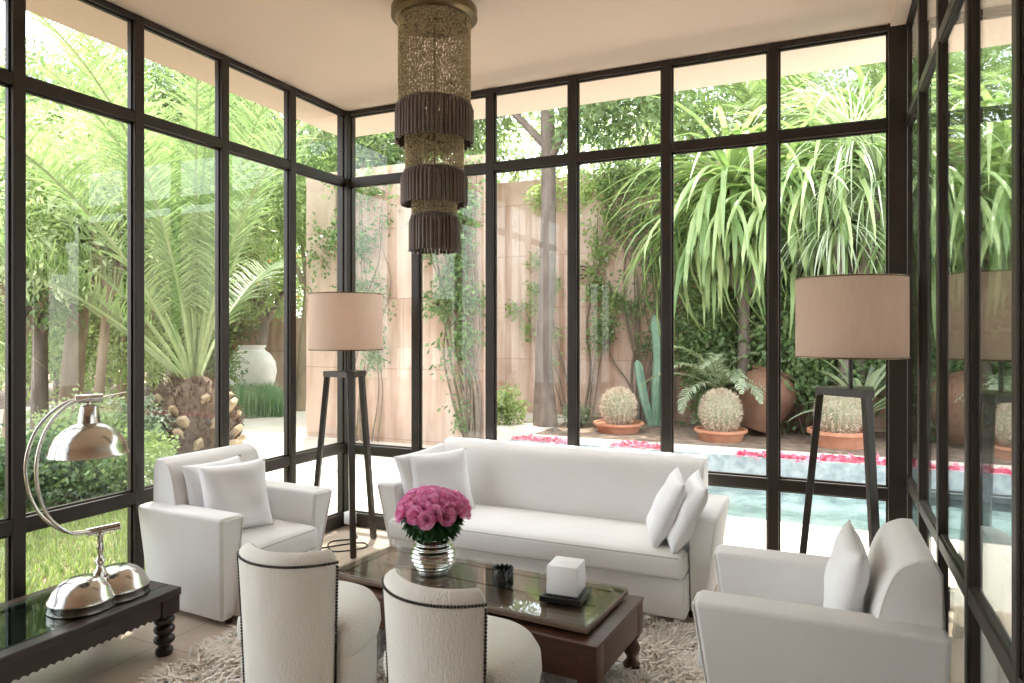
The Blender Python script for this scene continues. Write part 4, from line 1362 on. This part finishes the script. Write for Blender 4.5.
LT = [  # x, y, trunk height and radius, crown height and radius, leaves, leaf size
    (-9.96, 6.47, 2.3, .17, 3.4, 1.5, 8000, .13, .04, 'leaf_bright', 'bark_tan', 'pale-trunked tree behind the silver lamp shade'),
    (-9.92, 6.05, 1.7, .12, 2.9, 1.2, 6000, .12, .04, 'leaf_mid', 'bark_grey', 'dark twisted tree left of the pale trunk'),
    (-9.68, 5.51, 1.8, .10, 3.2, 1.4, 7000, .13, .04, 'leaf_pale', 'bark_tan', 'feathery pale tree at the far left window edge'),
    (-11.89, 8.90, 2.2, .14, 4.4, 2.1, 12000, .14, .045, 'leaf_bright', 'bark_tan', 'tall bright tree behind the palm stump'),
    (-15.10, 9.64, 2.6, .16, 4.8, 2.6, 14000, .15, .05, 'leaf_mid', 'bark_grey', 'broad green tree far beyond the lawn'),
    (-13.87, 12.39, 2.6, .16, 5.0, 2.6, 14000, .15, .05, 'leaf_pale', 'bark_tan', 'tall pale tree far behind the palm fronds'),
    (-12.61, 12.85, 2.0, .13, 2.9, 1.35, 9000, .13, .06, 'leaf_bright', 'bark_grey', None),
    (-15.06, 16.24, 3.0, .16, 5.6, 2.7, 13000, .17, .06, 'leaf_mid', 'bark_grey', 'tall green tree behind the low wall and urn'),
    (-10.02, 11.39, 2.6, .12, 4.5, 1.5, 9000, .13, .05, 'leaf_bright', 'bark_tan', 'bright tree right of the white urn'),
    (-15.39, 8.41, 2.6, .16, 4.8, 2.4, 11000, .15, .05, 'leaf_bright', 'bark_tan', 'bright tree at the far left end of the lawn'),
    (-18.63, 17.92, 3.0, .2, 6.0, 3.2, 13000, .2, .07, 'leaf_mid', 'bark_grey', 'distant green tree over the end of the path'),
    (-19.90, 14.06, 3.0, .2, 6.2, 3.3, 14000, .2, .07, 'leaf_mid', 'bark_grey', 'distant green tree furthest behind the lawn'),
    (-12.84, 7.37, 0.9, .10, 1.9, 1.4, 8000, .12, .045, 'leaf_bright', 'bark_tan', 'low leafy tree beyond the lawn, leftmost'),
    (-12.59, 8.03, 0.8, .10, 1.8, 1.5, 9000, .12, .045, 'leaf_pale', 'bark_grey', 'low pale leafy tree behind the lawn hedge'),
    (-11.26, 8.08, 0.8, .10, 1.7, 1.4, 9000, .12, .045, 'leaf_bright', 'bark_tan', 'low leafy tree left of the palm stump, beyond the bush'),
    (-12.25, 9.83, 0.8, .10, 1.7, 1.2, 8000, .12, .045, 'leaf_mid', 'bark_grey', 'low leafy tree right behind the palm stump'),
    (-8.93, 6.17, 2.3, .07, 3.6, 1.2, 6000, .12, .03, 'leaf_pale', 'bark_tan', 'slender feathery tree nearest the left glass'),
    (-18.83, 11.25, 1.2, .12, 2.6, 2.2, 12000, .17, .06, 'leaf_mid', 'bark_grey', 'dense distant tree low behind the lawn'),
    (-16.88, 13.23, 1.2, .12, 2.6, 2.2, 12000, .17, .06, 'leaf_bright', 'bark_grey', 'dense distant tree low behind the palm'),
    (-16.05, 14.70, 1.2, .12, 2.6, 2.2, 12000, .17, .06, 'leaf_mid', 'bark_grey', 'dense distant tree low behind the urn'),
    (-15.75, 13.19, 3.0, .16, 6.9, 2.6, 12000, .16, .055, 'leaf_mid', 'bark_grey', 'tall crown high behind the date palm'),
    (-17.62, 11.25, 3.0, .16, 6.9, 2.6, 12000, .16, .055, 'leaf_bright', 'bark_grey', 'tall crown high above the silver lamp'),
    (-10.59, 12.77, 3.0, .16, 6.4, 2.2, 11000, .15, .055, 'leaf_mid', 'bark_grey', 'tall tree over the nearer pink wall, left of the corner post'),
    (-8.26, 12.18, 3.0, .16, 5.6, 1.9, 11000, .14, .055, 'leaf_mid', 'bark_grey', 'tree over the nearer pink wall, right of the corner post'),
]
for i, (x, y, th, tr_, cz, cr, n, L, W, mt, bk, lb) in enumerate(LT):
    t = tree(lb or 'citrus tree with yellow fruit above the white urn', 'tree', (x, y, GZ), std_trunk(th, tr_, (0.15 * (-1) ** i, 0.1), 4, i, cr * .55), blobs_for(cz, cr, 7, i), n, L, W, mt, 60 + i, bk, 'citrus_tree' if lb is None else 'tree')
    if lb is None:
        rr = random.Random(4)
        for k_ in range(14):
            a, b_ = rr.uniform(-2.4, 0.6), rr.uniform(-.6, .7)
            MB().ball((0, 0, 0), 0.05, 10, 7).build('fruit', 'fruit', t, True, (1.2 * math.cos(a) * math.cos(b_), 1.2 * math.sin(a) * math.cos(b_), 3.0 + 1.05 * math.sin(b_)))

# arching spiky plant, far left
sp = thing('spiky_plant', 'thin arching leaves catching light by the left mullion', 'plant', (-7.3, 3.2, GZ), 0)
MB().lathe([(0.09, 0), (0.07, 0.8), (0.08, 1.5), (0.001, 1.6)], 12).build('trunk', 'bark_tan', sp)
strap_head('leaf_head', sp, (0, 0, 1.55), 60, 1.2, 0.02, 2.0, 7, 'strap_pale', 0.1, 1.4)

# ------------------------------------------------------------------ garden behind the pool
big = thing('tree', 'tall grey-trunked tree in front of the pink garden wall', 'tree', (-4.5, 11.4, GZ), 0)
P = bez([(0.0, 0, 0), (-0.03, 0, 1.2), (0.03, 0.02, 2.6), (0.06, 0, 4.2), (0.02, 0.05, 6.0), (0.1, 0, 7.5)], 8)
b = MB().tube(P, [0.23 - 0.07 * min(1, i / 6) - 0.05 * i / len(P) for i in range(len(P))], 14)
b.tube(bez([(0.05, 0, 4.6), (0.6, -0.2, 5.4), (1.3, -0.3, 6.3)], 6), [0.08 - 0.004 * i for i in range(13)], 8)
b.tube(bez([(0.04, 0, 4.9), (-0.6, -0.2, 5.6), (-1.4, -0.2, 6.2)], 6), [0.08 - 0.004 * i for i in range(13)], 8)
b.build('trunk', 'bark_grey', big)
v, f = crown([((0, 0.2, 7.0), (2.6, 1.6, 1.3)), ((1.6, 0.3, 5.7), (1.1, 0.9, 0.8)), ((-1.7, 0.3, 5.9), (1.2, 0.9, 0.9)), ((0.9, -0.3, 5.2), (0.7, 0.6, 0.5)), ((-2.8, 0.5, 5.2), (0.9, .7, .8))], 15000, .15, .06, 81, 0.5)
npmesh('crown', v, f, 'leaf_mid', big)

def vine(label, stems, blobs, n, L, W, mat, seed, r=0.03):
    t = thing('climbing_vine', label, 'vine', stems[0][0], 0)
    o = Vector(stems[0][0])
    b = MB()
    for k_, s in enumerate(stems):
        P = bez([tuple(Vector(q) - o) for q in s], 7)
        r_ = r * (1 if k_ < 2 else 0.6)
        b.tube(P, [r_ * (1 - 0.6 * i / len(P)) for i in range(len(P))], 6)
    b.build('stem', 'vine_bark', t)
    bl = [(tuple(Vector(c) - o), rr_) for c, rr_ in blobs]
    rq = random.Random(seed)
    for s in stems:
        P = bez([tuple(Vector(q) - o) for q in s], 6)
        for q in range(4):
            c = P[int(len(P) * rq.uniform(.35, .99))]
            r_ = rq.uniform(.12, .34)
            bl.append(((c.x + rq.uniform(-.2, .2), c.y - 0.12, c.z), (r_, 0.12, r_ * rq.uniform(.6, 1.6))))
    v, f = crown(bl, n, L, W, seed, 0.9, 0.5)
    npmesh('foliage', v, f, mat, t)
    return t
vy_ = WY - 0.10
def wiggle(x0, x1, z1, seed, y=vy_, k=5, z0=GZ, am=0.16):
    rr = random.Random(seed)
    return [(x0 + (x1 - x0) * i / k + (rr.uniform(-am, am) if 0 < i else 0), y + rr.uniform(-.04, .04), z0 + (z1 - z0) * i / k) for i in range(k + 1)]
ny = 8.62
vine('climbing vine with bare grey stems left of the tall tree trunk',
     [wiggle(-4.42 - .02 * k_, -4.75 - .09 * k_, 4.0, k_ + 1, ny, am=.10) for k_ in range(7)] + [wiggle(-4.45 - .03 * k_, -4.45 - .06 * k_, 4.0, k_ + 41, ny, am=.08) for k_ in range(5)] + [wiggle(-4.42, -5.0, 2.6, 61, ny), wiggle(-4.6, -5.3, 3.4, 62, ny)],
     [((-5.0, ny - .12, 3.85), (.7, .2, .3)), ((-4.6, ny - .1, 3.0), (.25, .1, .4)), ((-4.65, ny - .12, .35), (.22, .15, .45))], 3400, .085, .042, 'leaf_mid', 91, 0.032)
vine('leafy creeper on the wall close behind the tall tree trunk',
     [wiggle(-4.5, -5.3, 3.4, 11), wiggle(-4.3, -3.8, 4.4, 12), wiggle(-4.6, -5.5, 2.2, 13), wiggle(-4.2, -4.05, 4.0, 14), wiggle(-4.7, -5.2, 4.4, 15), wiggle(-4.1, -3.7, 2.6, 16)],
     [((-4.05, vy_ - .15, 2.7), (.24, .15, .6)), ((-4.1, vy_ - .15, 4.4), (.8, .3, .4))], 3200, .09, .05, 'leaf_bright', 92, 0.03)
vine('climbing vine with sweeping stems above the left barrel cactus',
     [wiggle(-3.3 + .06 * k_, -3.7 + .17 * k_, 4.7, k_ + 71, am=.26) for k_ in range(10)] + [wiggle(-3.35, -4.1, 2.9, 25), wiggle(-2.8, -2.1, 3.4, 27), wiggle(-3.0, -2.3, 4.7, 28), wiggle(-2.6, -2.2, 4.7, 29), wiggle(-3.2, -2.6, 2.4, 30)],
     [((-3.0, vy_ - .25, 4.5), (1.3, .35, .5)), ((-2.35, vy_ - .2, 3.6), (.5, .25, .7)), ((-3.6, vy_ - .2, 4.6), (.7, .3, .35))], 7000, .09, .048, 'leaf_mid', 93, 0.034)
ny = 8.62
vine('thin creeper on the nearer pink wall beside the corner lamp',
     [wiggle(-6.35, -6.1, 3.3, 31, ny), wiggle(-6.45, -6.7, 3.9, 32, ny), wiggle(-6.1, -5.95, 3.9, 33, ny), wiggle(-6.5, -6.3, 3.9, 34, ny), wiggle(-6.7, -7.0, 3.9, 35, ny), wiggle(-6.2, -6.5, 3.9, 36, ny)],
     [((-6.5, ny - .1, 3.8), (.8, .2, .4)), ((-6.05, ny - .08, 2.35), (.25, .1, .14)), ((-7.2, ny, 2.9), (.25, .15, .9))], 2600, .08, .042, 'leaf_mid', 94, 0.018)

# small iron scroll on the wall
b = MB().tube([(0.16 * (1 - i / 40) * math.cos(i * .36) * (1 if i < 40 else 0), -0.02, 0.16 * (1 - i / 40) * math.sin(i * .36)) for i in range(36)], 0.012, 6)
o = b.build('wall_scroll', 'iron', None, True, (-4.35, WY - 0.03, 2.75))
tag(o, 'wrought iron scroll on the wall right of the tree trunk', 'ornament')

# barrel cacti in clay bowls
def barrel(label, loc, r, h, seed, pr=0.42, ph=0.20):
    pot = MB().lathe([(0.001, 0), (pr * .78, 0), (pr * .9, ph * .7), (pr * .92, ph * .75), (pr, ph * .78), (pr, ph), (pr * .9, ph), (pr * .86, ph * .8), (0.001, ph * .78)], 36).build('plant_pot', 'terracotta', None, True, loc)
    t = thing('barrel_cactus', label, 'cactus', (loc[0], loc[1], loc[2] + ph * .78), 0)
    nr = 20
    vs_, fs = [], []
    nu, nv = nr * 6, 18
    for i in range(nv + 1):
        f_ = i / nv
        pol = PI * (0.06 + 0.94 * f_)
        for k_ in range(nu):
            a = 2 * PI * k_ / nu
            rib = 1 - 0.11 * (0.5 - 0.5 * math.cos(a * nr)) * min(1, math.sin(pol) * 2)
            rr_ = r * math.sin(pol) ** 0.75 * rib
            vs_.append((rr_ * math.cos(a), rr_ * math.sin(a), h / 2 - h / 2 * math.cos(pol) ))
    for i in range(nv):
        for k_ in range(nu):
            fs.append((i * nu + k_, i * nu + (k_ + 1) % nu, (i + 1) * nu + (k_ + 1) % nu, (i + 1) * nu + k_))
    MB().add(vs_, fs).build('body', 'cactus', t, True, angle=80)
    rs_ = np.random.RandomState(seed)
    pos, dr = [], []
    for k_ in range(nr):
        a = 2 * PI * k_ / nr
        for q in range(16):
            pol = PI * (0.2 + 0.78 * q / 15)
            c_ = np.array([r * math.sin(pol) ** .75 * math.cos(a), r * math.sin(pol) ** .75 * math.sin(a), h / 2 - h / 2 * math.cos(pol)])
            nrm = np.array([math.sin(pol) * math.cos(a), math.sin(pol) * math.sin(a), -math.cos(pol)])
            for e in range(7):
                pos.append(c_); dr.append(nrm + rs_.randn(3) * 0.7)
    pos, dr = np.array(pos), unit(np.array(dr))
    v, f = leaf_quads(pos, dr, 0.075 * (0.7 + .5 * rs_.rand(len(pos))), np.full(len(pos), 0.011), rs_)
    npmesh('spines', v, f, 'spine', t)
    return pot
p1 = barrel('spiny barrel cactus in a clay bowl below the climbing vine', (-3.13, 11.25, GZ - .01), 0.27, 0.56, 1, .42, .16)
p2 = barrel('spiny barrel cactus in a clay bowl in front of the fern', (-1.46, 11.05, GZ - .01), 0.28, 0.60, 2, .40, .17)
p3 = barrel('spiny barrel cactus in a clay bowl seen through the right lamp legs', (0.20, 11.15, GZ - .01), 0.30, 0.62, 3, .44, .24)
tag(p1, 'shallow terracotta bowl under the cactus below the climbing vine', 'plant pot')
tag(p2, 'shallow terracotta bowl under the cactus in front of the fern', 'plant pot')
tag(p3, 'terracotta bowl under the cactus seen through the right lamp legs', 'plant pot')

# columnar cactus
cc = thing('column_cactus', 'tall blue-green column cactus right of the left barrel cactus', 'cactus', (-2.72, 12.2, GZ), 0)
def ribbed(pts, r, nr=6):
    b = MB()
    P = bez(pts, 6)
    n = nr * 4
    vs_, fs = [], []
    for i, p in enumerate(P):
        f_ = i / (len(P) - 1)
        q = r * (1 if f_ < .85 else math.sqrt(max(0.02, 1 - ((f_ - .85) / .15) ** 2)))
        for k_ in range(n):
            a = 2 * PI * k_ / n
            rr_ = q * (1 + 0.16 * math.cos(a * nr))
            vs_.append((p.x + rr_ * math.cos(a), p.y + rr_ * math.sin(a), p.z))
    for i in range(len(P) - 1):
        for k_ in range(n):
            fs.append((i * n + k_, i * n + (k_ + 1) % n, (i + 1) * n + (k_ + 1) % n, (i + 1) * n + k_))
    fs.append(tuple((len(P) - 1) * n + k_ for k_ in range(n)))
    return b.add(vs_, fs)
ribbed([(0, 0, 0), (0.02, 0, .6), (0.05, 0, 1.3), (-0.02, 0, 1.95)], 0.085).build('arm', 'cactus_blue', cc)
ribbed([(-0.05, -.05, 0), (-0.18, -.05, .4), (-0.27, 0, .8), (-0.33, 0, 1.15)], 0.07).build('arm', 'cactus_blue', cc)
ribbed([(0.12, -.05, 0), (0.2, -.05, .3), (0.22, 0, .7), (0.2, 0, 1.0)], 0.06).build('arm', 'cactus_blue', cc)

# fern-like cycad, leaning clay pot, shrubs
fr = thing('cycad', 'arching silvery fern palm behind the middle barrel cactus', 'palm', (-1.62, 11.95, GZ), 0)
MB().lathe([(0.14, 0), (0.17, .3), (0.14, .62), (0.001, .7)], 14).build('trunk', 'palm_core', fr)
rr = random.Random(8)
palm_fronds(fr, (0, 0, 0.68), [(k_ * 2.4, R(rr.uniform(25, 75)), rr.uniform(1.15, 1.5), R(rr.uniform(80, 120))) for k_ in range(22)], 34, 0.24, 0.020, 0.012, 300, 'strap_pale', 'palm_rachis', s0=0.1, vang=0.2, hang=0.6)
o = MB().lathe([(0.001, 0), (0.24, 0), (0.34, .2), (0.44, .5), (0.46, .68), (0.38, .86), (0.30, .92), (0.34, .98), (0.30, .98), (0.26, .9), (0.36, .7), (0.001, .3)], 32).build('jar', 'old_clay', None, True, (-1.02, 11.72, GZ - 0.02))
o.rotation_euler = (R(-10), R(16), 0)
o.location.z = 0.03
tag(o, 'big brown clay jar leaning behind the middle barrel cactus', 'jar')
bush('low green bush at the foot of the tall tree, left side', (-5.15, 11.3, GZ), (.26, .25, .32), 1500, .08, .045, 'leaf_bright', 201)
bush('small round blue-green bush right of the tall tree foot', (-3.95, 11.6, GZ), (.26, .24, .2), 1500, .05, .03, 'leaf_grey', 202)
bush('dark shrub behind the arching fern palm', (-1.7, 12.3, GZ), (.55, .32, 1.5), 9000, .12, .06, 'leaf_mid', 204)
bush('dark shrub at the wall behind the brown jar', (-0.3, 12.1, GZ), (1.0, .4, 1.5), 9000, .12, .06, 'leaf_mid', 205)
bush('dark shrub at the wall behind the right lamp', (1.6, 12.1, GZ), (1.0, .4, 1.5), 9000, .12, .06, 'leaf_mid', 206)
bush('dark shrub at the wall beyond the folding glass wall', (3.4, 12.0, GZ), (1.1, .5, 1.0), 5000, .12, .06, 'leaf_mid', 207)

# strap-leaved screw pines
def screw_pine(label, loc, trunk, heads, seed, mat='strap', W=0.10, droop=2.6, name='screw_pine'):
    t = thing(name, label, 'tree', loc, 0)
    b = MB()
    for pts in trunk:
        P = bez(pts, 6)
        b.tube(P, [0.12 - 0.05 * i / len(P) for i in range(len(P))], 9)
    b.build('trunk', 'bark_grey', t)
    for i, (c, n, L) in enumerate(heads):
        strap_head('leaf_head', t, c, n, L, W, droop, seed + i, mat, -0.2, 1.45)
    return t
screw_pine('screw pine with long hanging strap leaves behind the middle cactus', (-1.3, 12.0, GZ), [[(0, 0, 0), (0.1, 0, 1.6), (0.0, 0, 3.2), (-.1, -.1, 4.0)], [(0.05, 0, 2.2), (.4, -.1, 3.0), (0.7, -.2, 3.5)], [(0.03, 0, 2.4), (-.4, -.2, 3.0), (-.5, -.4, 3.3)]],
           [((-.1, -.1, 4.05), 130, 2.9), ((.7, -.2, 3.5), 120, 2.6), ((-.35, -.35, 3.3), 100, 2.3)], 400)
screw_pine('tall screw pine with glossy hanging leaves behind the right lamp', (0.5, 12.1, GZ), [[(0, 0, 0), (0.0, 0, 1.8), (0.1, 0, 3.5), (0.1, -.1, 4.6)], [(0.0, 0, 2.4), (-.3, -.1, 3.2), (-.4, -.2, 3.9)], [(0.03, 0, 2.6), (.5, -.2, 3.0), (.9, -.4, 3.4)]],
           [((.1, -.1, 4.65), 120, 2.6), ((-.4, -.2, 3.9), 120, 2.6), ((.9, -.4, 3.4), 100, 2.2)], 420)
screw_pine('wispy tree with thin silvery leaves above the right lamp shade', (0.26, 11.75, GZ), [[(0, 0, 0), (0.03, 0, 1.4), (-.1, -.4, 3.1)], [(0.02, 0, 1.6), (.3, -.3, 2.6), (.45, -.6, 3.7)]],
           [((-.1, -.4, 3.15), 240, 1.5), ((.45, -.6, 3.75), 240, 1.5), ((.1, -.7, 4.3), 200, 1.5)], 440, 'strap_pale', 0.024, 1.5, 'dracaena')
screw_pine('screw pine seen beyond the folding glass wall', (2.6, 11.6, GZ), [[(0, 0, 0), (0.0, 0, 1.8), (0.1, 0, 3.5), (0.1, -.1, 4.2)], [(0.0, 0, 2.0), (-.4, -.1, 2.8), (-.6, -.2, 3.2)]],
           [((.1, -.1, 4.3), 90, 2.3), ((-.6, -.2, 3.3), 90, 2.1)], 460)
ag = thing('agave', 'pale long-leaved agave right of the right barrel cactus', 'agave', (0.52, 11.75, GZ), 0)
strap_head('leaf_head', ag, (0, 0, 0.35), 40, 1.35, 0.085, 1.2, 9, 'strap_pale', 0.25, 1.4, power=1.4)
MB().lathe([(0.12, 0), (0.12, .3), (0.001, .4)], 12).build('trunk', 'palm_core', ag)

# feather palms over the right side
for i, (lb, x, y, h) in enumerate((('tall feather palm rising over the upper right panes', 1.0, 13.6, 5.2), ('feather palm behind the wispy tree, over the garden wall', -1.0, 13.9, 5.3), ('feather palm beyond the folding glass wall', 3.9, 13.4, 5.0))):
    t = thing('feather_palm', lb, 'palm', (x, y, GZ), 0)
    MB().tube(bez([(0, 0, 0), (.1, 0, h * .5), (0, 0, h)], 8), 0.15, 12).build('trunk', 'bark_grey', t)
    rr = random.Random(50 + i)
    palm_fronds(t, (0, 0, h), [(k_ * 2.39996, R(rr.uniform(5, 75)), rr.uniform(2.3, 3.1), R(rr.uniform(70, 120))) for k_ in range(24)], 46, 0.5, 0.028, 0.024, 600 + 40 * i)
# trees over the garden wall
for i, (x, y, cz, cr, mt, lb) in enumerate(((-7.6, 15.2, 5.6, 2.2, 'leaf_bright', 'bright tree over the wall left of the tall trunk'), (-4.6, 16.2, 6.2, 2.3, 'leaf_pale', 'pale tree over the wall behind the tall trunk'), (-2.0, 15.4, 6.0, 2.0, 'leaf_mid', 'green tree over the wall above the left barrel cactus'), (0.6, 16.6, 6.6, 2.6, 'leaf_mid', 'green tree over the wall behind the upper right panes'), (4.2, 16.4, 6.2, 2.8, 'leaf_mid', 'green tree over the wall beyond the folding glass'))):
    tree(lb, 'tree', (x, y, GZ), std_trunk(4.0, .16, (0, 0), 4, 70 + i, cr * .5), blobs_for(cz, cr, 7, 70 + i), 5500, .16, .06, mt, 170 + i, 'bark_grey', shell=.5)

# petals lying along the pool edge
rs_ = np.random.RandomState(77)
n = 3400
x = rs_.uniform(-4.3, 7, n)
bandy = PY1 + 0.20 + 0.07 * np.sin(x * 2.3) + rs_.randn(n) * 0.09
keep = ((x > -4.6) & (x < -3.35)) | ((x > -2.75) & (x < -2.0)) | (x > -1.05)
x, y = x[keep], bandy[keep]
n = len(x)
pos = np.stack([x, y, np.full(n, GZ + 0.025) + rs_.rand(n) * 0.02], 1)
d = unit(np.concatenate([rs_.randn(n, 2), rs_.randn(n, 1) * .5], 1))
v, f = leaf_quads(pos, d, 0.06 + 0.04 * rs_.rand(n), 0.05 + .02 * rs_.rand(n), rs_)
v[:, 2] = np.maximum(v[:, 2], GZ + 0.022)
tag(npmesh('fallen_petals', v, f, 'petal'), 'band of red and pink petals strewn along the pool coping', 'petals', kind='stuff')
